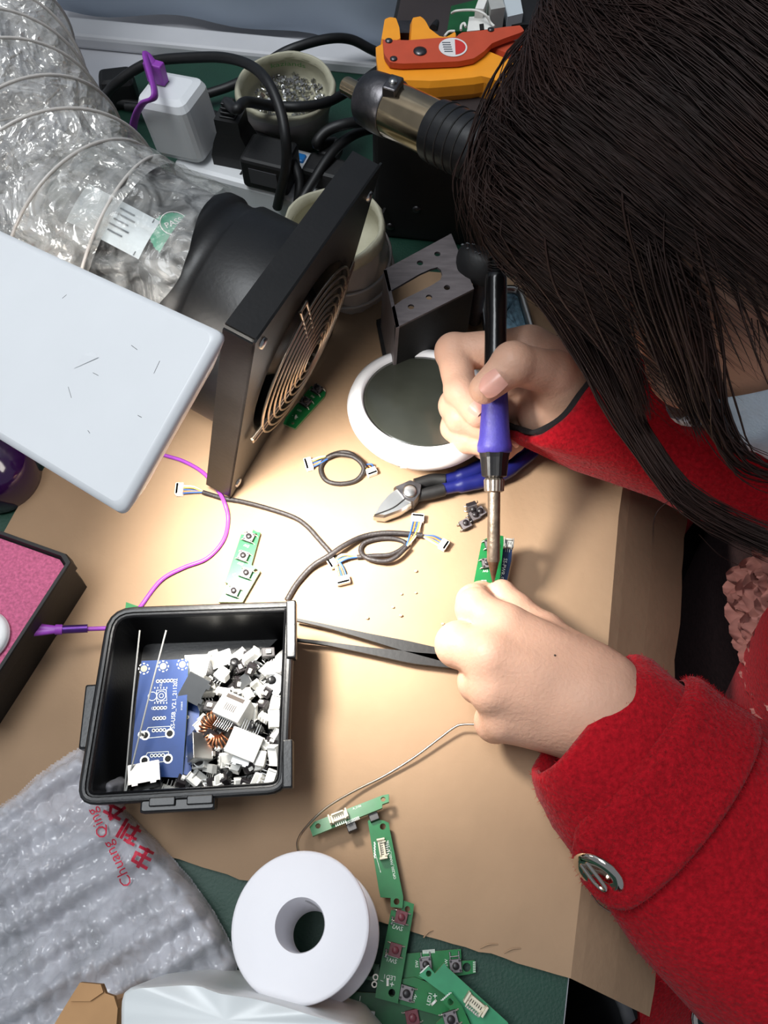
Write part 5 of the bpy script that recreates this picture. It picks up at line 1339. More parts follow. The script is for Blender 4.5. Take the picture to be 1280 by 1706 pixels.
# white charger
cg0 = P(318, 245, .029)
cg = thing('usb_charger', 'white cube charger with a purple plug in its top on the power strip', 'charger', cg0, rz(-22) @ euler(0, -6, 0))
mb = MB(); mb.box((0, 0, .023), (.039, .034, .046), 'white_plastic', bev=.006); mb.build('case', cg)
mb = MB(); mb.box((-.009, .002, .0462), (.013, .006, .0008), 'grey_plastic'); mb.build('port', cg)
ct0 = WM[cg.name] @ Vector((-.009, .002, .0468))
pc = thing('purple_cable', 'flat purple cable with a purple plug standing in the white charger', 'cable', ct0)
mb = MB(); mb.box((0, 0, .007), (.013, .0065, .014), 'purple', X=TM(ct0, rz(-22)), bev=.001); mb.build('plug', pc, True)
mb = MB(); mb.tube([ct0+Vector((0, 0, .013)), ct0+Vector((-.004, .001, .017)), P(258, 157, .088), P(238, 172, .078), P(225, 197, .060), P(218, 240, .030)], .0030, 'purple', n=8, sp=8, flat=.5); mb.build('lead', pc, True)
# plugs
def cable(name_, label, pts, r, m='rubber', plugs=None):
    mb = MB(); mb.tube([P(*p) for p in pts], r, m, n=10, sp=10); o = mb.build(name_); return tag(o, label, 'cable')
pl1 = thing('power_plug', 'black moulded plug standing upright in the power strip next to the white charger', 'plug', P(398, 264, .029), rz(-15))
mb = MB(); n = 4
mb.loft([[Vector((sx*w, sy*d, z)) for sx, sy in ((1, 1), (-1, 1), (-1, -1), (1, -1))] for w, d, z in ((.0150, .010, 0), (.0150, .010, .008), (.0120, .009, .018), (.0085, .008, .026), (.0085, .008, .036))], 'black_matte', smooth=False); mb.build('body', pl1)
mb = MB()
for k in range(4): mb.box((0, 0, .0365+k*.0028), (.011-.0012*k, .011-.0012*k, .0018), 'rubber', bev=.0006)
mb.build('strain_relief', pl1)
mb = MB(); top_ = WM[pl1.name] @ Vector((0, 0, .044)); mb.tube([top_, P(394, 182, .086), P(410, 170, .080), P(450, 176, .066), P(500, 178, .064), P(545, 170, .058), P(590, 146, .045), P(628, 118, .02), P(660, 100, .01)], .0034, 'rubber', n=10, sp=10); mb.build('cord', pl1, True)
pl2 = thing('power_adapter', 'square black adapter block plugged into the middle of the power strip', 'adapter', P(455, 298, .029), rz(-18))
mb = MB(); mb.box((0, 0, .012), (.033, .027, .024), 'black_matte', bev=.0025); mb.build('case', pl2)
mb = MB(); mb.box((.0, -.0137, .012), (.020, .0006, .012), 'grey_rubber'); mb.build('rating_plate', pl2)
pl3 = thing('power_plug', 'black plug lying low at the far end of the power strip by the fan corner', 'plug', P(545, 302, .029), rz(-20))
mb = MB(); mb.box((0, 0, .007), (.030, .020, .014), 'black_matte', bev=.003); mb.box((-.003, .016, .010), (.012, .018, .012), 'black_matte', bev=.002); mb.build('body', pl3)
mb = MB(); t3 = WM[pl3.name] @ Vector((-.003, .024, .012)); mb.tube([t3, P(528, 240, .050), P(545, 218, .056), P(580, 206, .058), P(625, 202, .05), P(660, 205, .03)], .0036, 'rubber', n=10, sp=10); mb.build('cord', pl3, True)
cable('power_cable', 'black cable arching over the cup and down in front of the power strip', [(176, 158, .035), (190, 142, .045), (225, 116, .055), (262, 101, .062), (320, 96, .070), (372, 96, .078), (415, 108, .085), (445, 135, .09), (466, 180, .085), (476, 230, .075), (477, 275, .058), (468, 318, .036), (462, 345, .02)], .0034)
cable('power_cable', 'black cable sweeping from behind the charger up along the back edge to the stripper', [(190, 168, .006), (240, 176, .006), (300, 172, .006), (340, 158, .010), (385, 143, .014), (425, 122, .022), (455, 98, .03), (490, 80, .036), (545, 65, .036), (585, 66, .030), (622, 84, .02), (660, 100, .008)], .0036)
cable('power_cable', 'black cable running from the charger past the plug to the front of the strip', [(210, 178, .012), (270, 182, .014), (345, 188, .012), (380, 204, .014), (420, 222, .020), (462, 243, .034), (488, 270, .042), (499, 300, .040), (497, 335, .030), (490, 370, .012)], .0034)
cable('power_cable', 'upper of two black cables running from the strip end towards the station', [(500, 338, .034), (520, 305, .040), (548, 262, .046), (575, 234, .046), (606, 218, .042), (640, 214, .03), (680, 214, .012)], .0034)
cable('power_cable', 'thin black cable slanting up behind the stripper to the top edge', [(722, 48, .10), (738, 26, .09), (758, 0, .07), (775, -30, .05)], .0026)
bl_ = thing('power_plug', 'black plug lump beside the duct behind the white charger', 'plug', P(206, 170, 0), rz(10))
mb = MB(); mb.box((0, 0, .012), (.026, .020, .024), 'black_matte', bev=.004); mb.build('body', bl_)

# ------------------------------------------------------------------ crumpled paper cups
def cup(name, label, base, top, r0, r1, seed, mout, min_, fill=None, text=None, depth=.35):
    t = thing(name, label, 'cup', base); rnd.seed(seed); NA_ = 56; H_ = (top-base).length; ax_ = top-base
    def rg_(f, r, amp, inner=False):
        return [base+ax_*f+Vector(((r*(1+amp*(math.sin(3*a_+seed)+.6*math.sin(7*a_-f*9+seed)+.5*rnd.uniform(-1, 1))))*math.cos(a_), (r*(1+amp*(math.sin(3*a_+seed)+.6*math.sin(7*a_-f*9)+.5*rnd.uniform(-1, 1))))*math.sin(a_), 0)) for a_ in [2*math.pi*k/NA_ for k in range(NA_)]]
    mb = MB(); rr_ = [rg_(f, r0+(r1-r0)*f, .035+.01*(1-f)) for f in np.linspace(0, .86, 9)]; mb.loft(rr_, mout, cap=False); mb.build('outside', t, True)
    mb = MB(); lip = [rg_(.80, r1*1.02, .02), rg_(.84, r1*1.07, .02), rg_(.95, r1*1.08, .02), rg_(1.0, r1*1.04, .02), rg_(1.0, r1*.98, .02), rg_(.9, r1*.93, .02)]; mb.loft(lip, min_, cap=False); mb.build('rolled_lip', t, True)
    mb = MB(); inn = [rg_(.93, r1*.95, .015), rg_(.8, r1*.92, .02), rg_(1-depth, r1*.86, .02), rg_(1-depth-.02, r1*.4, .02), rg_(1-depth-.02, .0005, 0)]; mb.loft(inn, min_, cap=False); mb.build('lining', t, True)
    return t, ax_, H_
c1b, c1t = P(482, 225, 0)+Vector((0, .008, 0)), P(476, 140, .060)
t, ax_, H_ = cup('paper_cup', 'crumpled cream paper cup of metal offcuts behind the power strip', c1b, c1t, .029, .0325, 4, 'bag_crumple', 'bag_cream')
mb = MB(); rnd.seed(8)
mid = c1b+ax_*.64
for k in range(420):
    a_, r = rnd.uniform(0, 6.28), .026*math.sqrt(rnd.random()); s_ = rnd.uniform(.0009, .0022)
    X = TM(mid+Vector((r*math.cos(a_)+.002, r*math.sin(a_), .0025*rnd.random()+.004*(1-r/.026))), euler(rnd.uniform(0, 180), rnd.uniform(0, 180), rnd.uniform(0, 180)))
    mb.box((0, 0, 0), (s_*1.6, s_, s_*.5), 'steel' if k % 3 else 'grey_plastic', X=X)
tag(mb.build('metal_offcuts'), 'shiny metal offcuts heaped inside the crumpled cream cup', 'metal offcuts', None, 'stuff')
mb = MB(); tt_ = MB(); tt_.text('kaziands', .0085, 'ink_green', Matrix.Identity(4))
for p in tt_.v: pass
mb.add([c1b+ax_*(.86+p.y/H_*1.0)+Vector((.0282*math.cos(math.pi/2-p.x/.031), .0282*math.sin(math.pi/2-p.x/.031), 0)) for p in tt_.v], tt_.f, 'ink_green'); mb.build('print', t, True)
c2b, c2t = P(584, 466, 0), P(556, 372, .068)
t2, ax2, H2 = cup('paper_cup', 'taped white paper cup standing on the cardboard behind the fan plate', c2b, c2t, .030, .029, 12, 'tape', 'bag_cream')
mb = MB()
for f in (.25, .5): 
    mb.tube([c2b+ax2*f+Vector((.0312*math.cos(a_), .0312*math.sin(a_), .004*math.sin(a_))) for a_ in np.linspace(0, 2*math.pi, 50)], .0012, 'tape', n=6)
mb.build('tape_band', t2, True)
mb = MB(); tt_ = MB(); tt_.text('pizi', .0085, 'ink_green', Matrix.Identity(4))
mb.add([c2b+ax2*(.84+p.y/H2)+Vector((.0275*math.cos(math.pi/2-p.x/.0275), .0275*math.sin(math.pi/2-p.x/.0275), 0)) for p in tt_.v], tt_.f, 'sticker_green'); mb.build('print', t2, True)
# ------------------------------------------------------------------ the person: one continuous skin surface grown from rounded limbs
def smin(a, b, k):
    if k <= 0: return np.minimum(a, b)
    h = np.clip(.5+.5*(b-a)/k, 0, 1); return b*(1-h)+a*h-k*h*(1-h)
def cone(p, a, b, ra, rb, flat=None):
    a = np.array(a, np.float32); b = np.array(b, np.float32); ab = b-a; L2 = float(ab@ab)+1e-12
    t = np.clip(((p-a)@ab)/L2, 0, 1); q = p-a-t[:, None]*ab
    if flat is not None:   # flatten along a direction
        n, f = flat; n = np.array(n, np.float32); n = n/np.linalg.norm(n); q = q+(q@n)[:, None]*n*(f-1)
    return np.sqrt((q*q).sum(1))-(ra+(rb-ra)*t)
def ellip(p, c, M3, r):
    q = (p-np.array(c, np.float32))@np.array(M3, np.float32); r = np.array(r, np.float32)
    k0 = np.sqrt(((q/r)**2).sum(1)); k1 = np.sqrt(((q/(r*r))**2).sum(1))+1e-9
    return k0*(k0-1)/k1
def V(x): return tuple(x)
def chain(p, pts, k=.002):
    d = None
    for (a, ra), (b, rb) in zip(pts, pts[1:]):
        e = cone(p, a, b, ra, rb); d = e if d is None else smin(d, e, k)
    return d
def J(px, py, z, r): return (V(P(px, py, z)), r)
# ---- left hand, seen from the back, pinching the board
LH = dict(
 meta=[(J(843, 1050, .046, .0128), J(1010, 1143, .040, .0165)), (J(822, 1096, .050, .0135), J(1000, 1165, .042, .0175)), (J(826, 1147, .044, .0128), J(975, 1190, .038, .0170)), (J(842, 1196, .034, .0115), J(952, 1208, .032, .0160)), (J(870, 1120, .030, .014), J(980, 1170, .032, .018))],
 arm=[J(985, 1178, .036, .0215), J(1090, 1260, .030, .0235), J(1250, 1385, .022, .027)],
 fingers=[
  [J(843, 1050, .046, .0125), J(793, 1014, .040, .0100), J(790, 1003, .029, .0090), J(802, 990, .0205, .0076)],
  [J(822, 1096, .050, .0130), J(764, 1074, .040, .0112), J(778, 1082, .018, .0098), J(806, 1080, .0125, .0085)],
  [J(826, 1147, .044, .0125), J(800, 1136, .033, .0106), J(812, 1140, .015, .0092), J(845, 1130, .0125, .0082)],
  [J(842, 1196, .034, .0112), J(826, 1202, .026, .0100), J(838, 1196, .0135, .0086), J(862, 1180, .0125, .0078)],
  [J(975, 1120, .034, .0150), J(905, 1060, .028, .0120), J(858, 1020, .0255, .0100), J(836, 990, .0245, .0082)]],
 fk=[.004, .004, .004, .004, .010])
RHD = dict(
 meta=[(J(882, 580, .060, .0125), J(985, 640, .060, .0150)), (J(880, 618, .054, .0120), J(985, 655, .056, .0160)), (J(885, 655, .043, .0115), J(980, 675, .048, .0160)), (J(890, 692, .033, .0105), J(970, 695, .040, .0150)),
       (J(905, 690, .048, .0140), J(955, 700, .048, .0150)), (J(930, 640, .066, .0135), J(975, 665, .055, .0150))],
 arm=[J(985, 660, .052, .0195), J(1075, 690, .050, .0225), J(1250, 740, .045, .028)],
 fingers=[
  [J(882, 580, .060, .0120), J(756, 586, .055, .0103), J(768, 652, .0575, .0090), J(797, 690, .0605, .0074)],
  [J(880, 618, .054, .0118), J(762, 676, .045, .0100), J(770, 694, .047, .0092), J(815, 712, .050, .0084)],
  [J(885, 655, .043, .0112), J(764, 712, .034, .0098), J(780, 728, .036, .0090), J(828, 742, .042, .0080)],
  [J(890, 692, .033, .0104), J(810, 740, .024, .0086), J(835, 745, .025, .0080), J(858, 736, .027, .0066)],
  [J(960, 668, .058, .0145), J(922, 622, .078, .0118), J(855, 606, .0930, .0108), J(807, 648, .0870, .0080)]],
 fk=[.004, .004, .004, .004, .009])
def hand_sdf(p, h):
    d = None
    for (a, ra), (b, rb) in h['meta']:
        e = cone(p, a, b, ra, rb); d = e if d is None else smin(d, e, .007)
    d = smin(d, chain(p, h['arm'], .006), .012)
    out = d
    for f, k in zip(h['fingers'], h['fk']):
        e = smin(d, chain(p, f, .0022), k)
        for (c, r) in f[1:3]:   # knuckle swelling
            e = smin(e, np.sqrt(((p-np.array(c, np.float32))**2).sum(1))-r*1.05, .002)
        out = smin(out, e, .0006)
    return out
# ---- head: up (chin to crown), forward (face), left
HC = np.array(D(1280, 318, .335)); hu = np.array((-.70, .66, .20)); hf = np.array((-.31, -.08, -.95))
hf /= np.linalg.norm(hf); hu -= hf*(hu@hf); hu /= np.linalg.norm(hu); hl = np.cross(hu, hf)
H3 = np.stack([hl, hf, hu], 1)          # local head axes: x left, y forward, z up
def hp(x, y, z): return V(HC+hl*x+hf*y+hu*z)
SHL, SHR = np.array((.345, .055, .13)), np.array((.36, .36, .13))
ELL, ELR = np.array((.27, -.075, -.01)), np.array((.36, .345, -.02))
NECKB = np.array((.33, .215, .155)); CHEST = np.array((.36, .20, .05)); PELV = np.array((.44, .19, -.27))
def head_sdf(p):
    d = ellip(p, hp(0, -.012, .030), H3, (.074, .094, .081))
    d = smin(d, ellip(p, hp(0, .018, -.045), H3, (.058, .066, .072)), .03)
    d = smin(d, cone(p, hp(0, .060, -.095), hp(0, .050, -.085), .018, .022), .02)      # chin
    d = smin(d, cone(p, hp(0, .080, .002), hp(0, .098, -.034), .0065, .0105), .008)    # nose
    for s in (-1, 1):
        d = smin(d, ellip(p, hp(.036*s, .066, -.028), H3, (.020, .014, .018)), .014)   # cheek
        d = smin(d, cone(p, hp(.012*s, .080, .022), hp(.044*s, .068, .024), .007, .006), .010)  # brow
        d = -smin(-d, ellip(p, hp(.031*s, .090, .004), H3, (.014, .012, .009)), .006)  # eye socket
        d = smin(d, ellip(p, hp(.031*s, .0705, .004), H3, (.0135, .0115, .0105)), .003)  # eyelid
        d = smin(d, ellip(p, hp(.076*s, -.010, -.012), H3, (.006, .016, .029)), .004)  # ear
        d = smin(d, cone(p, hp(.010*s, .094, -.036), hp(.011*s, .090, -.036), .005, .005), .004)
    for z, r in ((-.058, .0048), (-.067, .0055)):
        d = smin(d, cone(p, hp(-.016, .078, z), hp(.016, .078, z), r, r), .005)
    d = smin(d, cone(p, hp(0, -.03, -.06), V(NECKB), .050, .054), .03)
    return d
def torso_sdf(p):
    d = cone(p, V(NECKB), V(CHEST), .055, .11); d = smin(d, cone(p, V(CHEST), V(PELV), .11, .13), .03)
    for sh, el, h in ((SHL, ELL, LH), (SHR, ELR, RHD)):
        d = smin(d, cone(p, V(NECKB*.4+CHEST*.6), V(sh), .07, .055), .04)
        d = smin(d, cone(p, V(sh), V(el), .048, .036), .02)
        d = smin(d, cone(p, V(el), h['arm'][-1][0], .034, h['arm'][-1][1]), .02)
        d = smin(d, cone(p, h['arm'][-1][0], h['arm'][1][0], h['arm'][-1][1], h['arm'][1][1]), .01)
    return d
def bounds(pts, m):
    a = np.array(pts); return a.min(0)-m, a.max(0)+m
groups = []
for h in (LH, RHD):
    pts = [q[0] for f in h['fingers'] for q in f]+[q[0] for pr in h['meta'] for q in pr]+[h['arm'][0][0], h['arm'][1][0]]
    groups.append((lambda p, h=h: hand_sdf(p, h), bounds(pts, .05)))
groups.append((head_sdf, (HC-.17, HC+.17)))
def body_sdf(p):
    lo, hi = p.min(0), p.max(0); d = torso_sdf(p)
    for f, (a, b) in groups:
        if (hi > a).all() and (lo < b).all(): d = smin(d, f(p), .002)
    return d
def surface(f, lo, hi, h, B=16):
    lo = np.array(lo, np.float64); n = np.ceil((np.array(hi)-lo)/h/B).astype(int)*B+1
    G = np.ones(tuple(n), np.float32); nb = (n-1)//B
    act = []
    for i in range(nb[0]):
        cs = np.array([(lo[0]+(i+.5)*B*h, lo[1]+(j+.5)*B*h, lo[2]+(k+.5)*B*h) for j in range(nb[1]) for k in range(nb[2])], np.float32)
        dc = f(cs)
        for q, dd in enumerate(dc):
            if abs(dd) < B*h*1.15+.003: act.append((i, q//nb[2], q % nb[2]))
            elif dd < 0:
                j, k = q//nb[2], q % nb[2]; G[i*B:(i+1)*B+1, j*B:(j+1)*B+1, k*B:(k+1)*B+1] = -1
    r = np.arange(B+1)
    X, Y, Z = np.meshgrid(r, r, r, indexing='ij'); base = np.stack([X.ravel(), Y.ravel(), Z.ravel()], 1)
    for (i, j, k) in act:
        g = base+np.array((i, j, k))*B; p = (lo+g*h).astype(np.float32)
        G[i*B:(i+1)*B+1, j*B:(j+1)*B+1, k*B:(k+1)*B+1] = f(p).reshape(B+1, B+1, B+1)
    ins = G < 0
    c = np.zeros(tuple(n-1), np.uint8)
    for a in (0, 1):
        for b_ in (0, 1):
            for e in (0, 1): c += ins[a:n[0]-1+a, b_:n[1]-1+b_, e:n[2]-1+e]
    I = np.argwhere((c > 0) & (c < 8)); ids = -np.ones(tuple(n-1), np.int64); ids[I[:, 0], I[:, 1], I[:, 2]] = np.arange(len(I))
    acc = np.zeros((len(I), 3)); cnt = np.zeros(len(I))
    offs = [(a, b_, e) for a in (0, 1) for b_ in (0, 1) for e in (0, 1)]
    for u in offs:
        for ax_ in range(3):
            if u[ax_] == 1: continue
            v = list(u); v[ax_] = 1
            d0 = G[I[:, 0]+u[0], I[:, 1]+u[1], I[:, 2]+u[2]]; d1 = G[I[:, 0]+v[0], I[:, 1]+v[1], I[:, 2]+v[2]]
            m = (d0 < 0) != (d1 < 0); t = np.where(m, d0/(d0-d1+1e-12), 0)
            for q in range(3): acc[:, q] += np.where(m, u[q]+(t if q == ax_ else 0), 0)
            cnt += m
    verts = lo+(I+acc/cnt[:, None])*h
    faces = []
    for ax_ in range(3):
        o1, o2 = [q for q in range(3) if q != ax_]
        sl0 = [slice(None)]*3; sl1 = [slice(None)]*3; sl0[ax_] = slice(0, -1); sl1[ax_] = slice(1, None)
        ch = ins[tuple(sl0)] != ins[tuple(sl1)]; E = np.argwhere(ch)
        ok = (E[:, o1] > 0) & (E[:, o2] > 0) & (E[:, o1] < n[o1]-1) & (E[:, o2] < n[o2]-1); E = E[ok]
        def cell(a, b_):
            q = E.copy(); q[:, o1] -= a; q[:, o2] -= b_; return ids[q[:, 0], q[:, 1], q[:, 2]]
        quad = np.stack([cell(0, 0), cell(1, 0), cell(1, 1), cell(0, 1)], 1)
        flip = ins[E[:, 0], E[:, 1], E[:, 2]]
        if ax_ == 1: flip = ~flip
        quad[flip] = quad[flip][:, ::-1]
        faces.append(quad)
    F = np.concatenate(faces); F = F[(F >= 0).all(1)]
    return verts, F
def np_mesh(name, v, f, m, parent=None, smooth=True):
    me = bpy.data.meshes.new(name); k = f.shape[1]
    if parent is not None:
        inv = np.array(WM[parent.name].inverted()); v = v@inv[:3, :3].T+inv[:3, 3]
    me.vertices.add(len(v)); me.vertices.foreach_set('co', np.ascontiguousarray(v, np.float32).ravel())
    me.loops.add(f.size); me.loops.foreach_set('vertex_index', np.ascontiguousarray(f, np.int32).ravel())
    me.polygons.add(len(f)); me.polygons.foreach_set('loop_start', np.arange(len(f), dtype=np.int32)*k)
    me.polygons.foreach_set('use_smooth', np.full(len(f), smooth)); me.materials.append(M[m] if isinstance(m, str) else m)
    me.update(calc_edges=True); me.validate()
    o = bpy.data.objects.new(name, me); COL.objects.link(o)
    if parent is not None: o.parent = parent; WM[o.name] = WM[parent.name]
    return o
NOHAIR = False
person = thing('person', 'person with long dark hair and red wool coat soldering over the bench', 'person', (.44, .19, -.30))
v, f = surface(body_sdf, (.005, -.16, -.40), (.58, .46, .37), .0013 if not FASTBODY else .0022)
# relax the grid stair-steps
def relax(v, f, it=2, lam=.5):
    e = np.concatenate([f[:, [0, 1]], f[:, [1, 2]], f[:, [2, 3]], f[:, [3, 0]]])
    for k in range(it):
        acc = np.zeros_like(v); cnt = np.zeros(len(v))
        for q in range(3):
            acc[:, q] = np.bincount(e[:, 0], v[e[:, 1], q], len(v))+np.bincount(e[:, 1], v[e[:, 0], q], len(v))
        cnt = np.bincount(e[:, 0], minlength=len(v))+np.bincount(e[:, 1], minlength=len(v))
        v = v+(acc/np.maximum(cnt, 1)[:, None]-v)*lam
    return v
v = relax(v, f)
np_mesh('body', v, f, 'skin', person)
# small mole on the back of the left hand, found by marching along the line of sight
o_, d_ = np.array((0, 0, CAM_H)), np.array(V(D(925, 1092, 1.0)))-np.array((0, 0, CAM_H)); d_ /= np.linalg.norm(d_); t_ = .2
for _ in range(60): t_ += float(hand_sdf((o_+d_*t_).astype(np.float32)[None], LH)[0])*.8
mb = MB(); mb.ell((0, 0, 0), (.0006, .0006, .0004), 'core_dark', X=TM(Vector(V(o_+d_*t_))), n=10, k=6); mb.build('mole', person, True)
# fingernails
def nail(c_px, z, tip_px, ztip, up, w, l, name='fingernail'):
    c = Vector(P(*c_px, z)); t = Vector(P(*tip_px, ztip)); y = (t-c).normalized(); n = Vector(up); n = (n-y*n.dot(y)).normalized(); x = y.cross(n)
    mb = MB(); rows = []
    for j in range(9):
        v_ = j/8*2-1; row = []
        for i in range(9):
            u = i/8*2-1; ww = w/2*(1-.35*max(0, v_)**3-.10*max(0, -v_)**2)
            row.append(c+x*u*ww+y*(v_*l/2)+n*(-.30*w*u*u*.9-.0004*abs(v_)**2))
        rows.append(row)
    mb.loft(rows, 'nail', closed=False, cap=False)
    return mb.build(name, person, True)
camv = lambda px, py, z: (Vector((0, 0, CAM_H))-P(px, py, z)).normalized()
nail((817, 638), .0975, (797, 655), .0935, camv(817, 638, .092)+Vector((-.15, .2, 0)), .0125, .0125)
nail((790, 683), .0682, (802, 694), .0680, camv(792, 682, .07)+Vector((0, -.5, 0)), .0085, .0075)
nail((858, 739), .0335, (864, 741), .0335, camv(858, 739, .033)+Vector((0, -.4, 0)), .006, .005)
# eyes, eyebrows and mask
for s in (-1, 1):
    c = Vector(hp(.031*s, .0705, .002)); mb = MB(); mb.ell((0, 0, 0), (.0115, .0115, .0115), 'eye', X=TM(c), n=20, k=12); eo = mb.build('eye', person, True)
    mb = MB(); mb.ell((0, 0, 0), (.0055, .0055, .0022), 'hole', X=TM(c+Vector(V(hf))*.0105+Vector(V(hu))*-.003, frame_of(V(hf))), n=16, k=8); mb.build('iris', eo, True)
def head_r(az, el, extra):
    d = hl*math.sin(az)*math.cos(el)+hf*math.cos(az)*math.cos(el)+hu*math.sin(el); o = HC+hu*-.02
    t = .2
    for _ in range(40):
        s_ = float(head_sdf((o+d*t).astype(np.float32)[None])[0]); t -= s_*.8
        if abs(s_) < 1e-4: break
    return o+d*(t+extra)
mb = MB(); rows = []
for j in range(29):
    row = []; fj = j/28
    for i in range(37):
        az = (i/36*2-1)*1.38; top = .04-.66*(abs(az)/1.38)**1.15; botm = -1.15+.42*(abs(az)/1.38)**1.4
        pl = .0025*math.sin(fj*math.pi*7)*max(0, 1-abs(az))
        el = top+(botm-top)*fj; q = head_r(az, el, .0055+pl+.006*math.cos(az)*math.sin(fj*math.pi)); row.append(Vector(V(q)))
    rows.append(row)
mb.loft(rows, 'mask', closed=False, cap=False)
mb.loft([[p-Vector(V(hf))*.0010 for p in r] for r in rows], 'mask', closed=False, cap=False)
mko = mb.build('face_mask', person, True); mko['label'] = 'pale blue face mask'
for s in (-1, 1):
    mb = MB(); a = Vector(V(head_r(1.38*s, -.60, .005))); b_ = Vector(V(head_r(1.38*s, -.74, .005))); ear = Vector(hp(.083*s, -.030, -.010))
    mb.tube([a, ear+Vector(V(hu))*.02, ear-Vector(V(hf))*.006, ear-Vector(V(hu))*.02, b_], .0012, 'mask', n=6, sp=6); mb.build('ear_loop', mko, True)
# ---- hair: a scalp volume plus combed locks
rnd.seed(31); np.random.seed(31)
def hair_sdf(p):
    d = ellip(p, hp(0, -.014, .033), H3, (.084, .103, .087))
    d = smin(d, ellip(p, hp(0, -.060, -.02), H3, (.082, .066, .095)), .03)
    d = smin(d, cone(p, hp(0, -.06, -.02), V(NECKB+np.array((.06, 0, .02))), .075, .07), .03)
    # cut away the face
    q = (p-HC.astype(np.float32))@H3.astype(np.float32)
    cutp = np.minimum(q[:, 1]-.012, .050-q[:, 2]) 
    return -smin(-d, -(.0)-(-cutp)*-1, .01) if False else np.maximum(d, cutp)
hv, hfc = surface(hair_sdf, HC-.26, HC+.26, .0032)
hv = relax(hv, hfc, 3)
cap_o = np_mesh('hair', hv, hfc, 'hair', person); cap_o['label'] = 'long dark brown hair'
def ribbon_strands(paths, rad, name, m='hair', parent=cap_o):
    """each path an (n,3) array; three-sided tapered tubes in one mesh"""
    vs, fs = [], []; o = 0
    for pth, r0 in zip(paths, rad):
        n = len(pth); t = np.gradient(pth, axis=0); t /= np.linalg.norm(t, axis=1)[:, None]+1e-9
        a = np.cross(t, np.array((.3, .5, .81))); a /= np.linalg.norm(a, axis=1)[:, None]+1e-9; b_ = np.cross(t, a)
        rr_ = r0*np.interp(np.linspace(0, 1, n), [0, .1, .7, 1], [.7, 1, .9, .12])[:, None]
        ring_ = [pth+rr_*(a*math.cos(x)+b_*math.sin(x)) for x in (0, 2.094, 4.189)]
        vs.append(np.stack(ring_, 1).reshape(-1, 3))
        i = np.arange(n-1)[:, None]*3
        for k in range(3):
            fs.append(np.concatenate([i+k, i+(k+1) % 3, i+3+(k+1) % 3, i+3+k], 1)+o)
        o += n*3
    return np_mesh(name, np.concatenate(vs), np.concatenate(fs), m, parent)
def cr(pts, n):
    s_ = smooth_path([Vector(V(q)) for q in pts], 10); return np.array([V(q) for q in rs(s_, n)])
paths, rad = [], []
# flow from the parting along the crown over the left side of the head, then hanging
part = [hp(-.004, .082, .066), hp(0, .045, .104), hp(0, -.01, .121), hp(0, -.07, .104), hp(0, -.112, .062)]
pp = cr(part, 60)
def outp(p, lift):   # push a point out of the hair volume
    p = np.array(p, np.float32)
    for _ in range(6):
        d = float(hair_sdf(p[None])[0])
        if d > lift: break
        e = 1e-3; g = np.array([float(hair_sdf((p+np.eye(3, dtype=np.float32)[k]*e)[None])[0])-d for k in range(3)]); g /= np.linalg.norm(g)+1e-9; p = p+g.astype(np.float32)*(lift-d)
    return p
ALLP, LIFT = [], []
for s in range(7000):
    u = rnd.random(); st = pp[min(59, int(u*60))]+np.random.normal(0, .0025, 3)
    side = 1 if rnd.random() < .85 else -1
    az = .80-u*2.1+rnd.gauss(0, .14)     # azimuth where the strand comes down; + is front
    front = max(0.0, min(1.0, (az+.30)/.4))
    endz = (-.10-rnd.random()*.05)*(1-front)+front*(.035-.085*rnd.random())
    if front > .3 and rnd.random() < .78*front: continue
    pts = []; lift = .0004+.0030*rnd.random()**2
    for k in range(10):
        q = k/9; m = min(1, q*2.6); m = m*m*(3-2*m)
        top = np.array((0.0, float((st-HC)@hf), float((st-HC)@hu)))
        loc = np.array((side*.088*math.cos(az*.9), -.012+.108*math.sin(az), top[2]*(1-q)+endz*q)); arch = math.sin(min(1, q*2.6)*math.pi/2)
        l_ = np.array((loc[0]*arch, top[1]*(1-m)+loc[1]*m, top[2]*(1-q)**.8+endz*q if q > .0 else top[2]))
        pts.append(np.array(hp(*l_)))
    ALLP.append(pts); LIFT.append([lift if (k < 8 or front < .2) else -1.0 for k in range(10)])
AP = np.array(ALLP, np.float32); AL = np.array(LIFT, np.float32); flatp = AP.reshape(-1, 3); fl = AL.reshape(-1)
for _ in range(7):
    d = hair_sdf(flatp); e = 1e-3
    g = np.stack([hair_sdf(flatp+np.eye(3, dtype=np.float32)[k]*e)-d for k in range(3)], 1); g /= np.linalg.norm(g, axis=1)[:, None]+1e-9
    need = np.where((d < fl) & (fl > 0), fl-d, 0); flatp = flatp+(g*need[:, None]).astype(np.float32)
AP = flatp.reshape(AP.shape)
for pts in AP:
    w_ = np.random.normal(0, .0008, (10, 3)); w_[0] = 0
    paths.append(cr(pts+w_, 16)); rad.append(rnd.uniform(.00015, .00034))
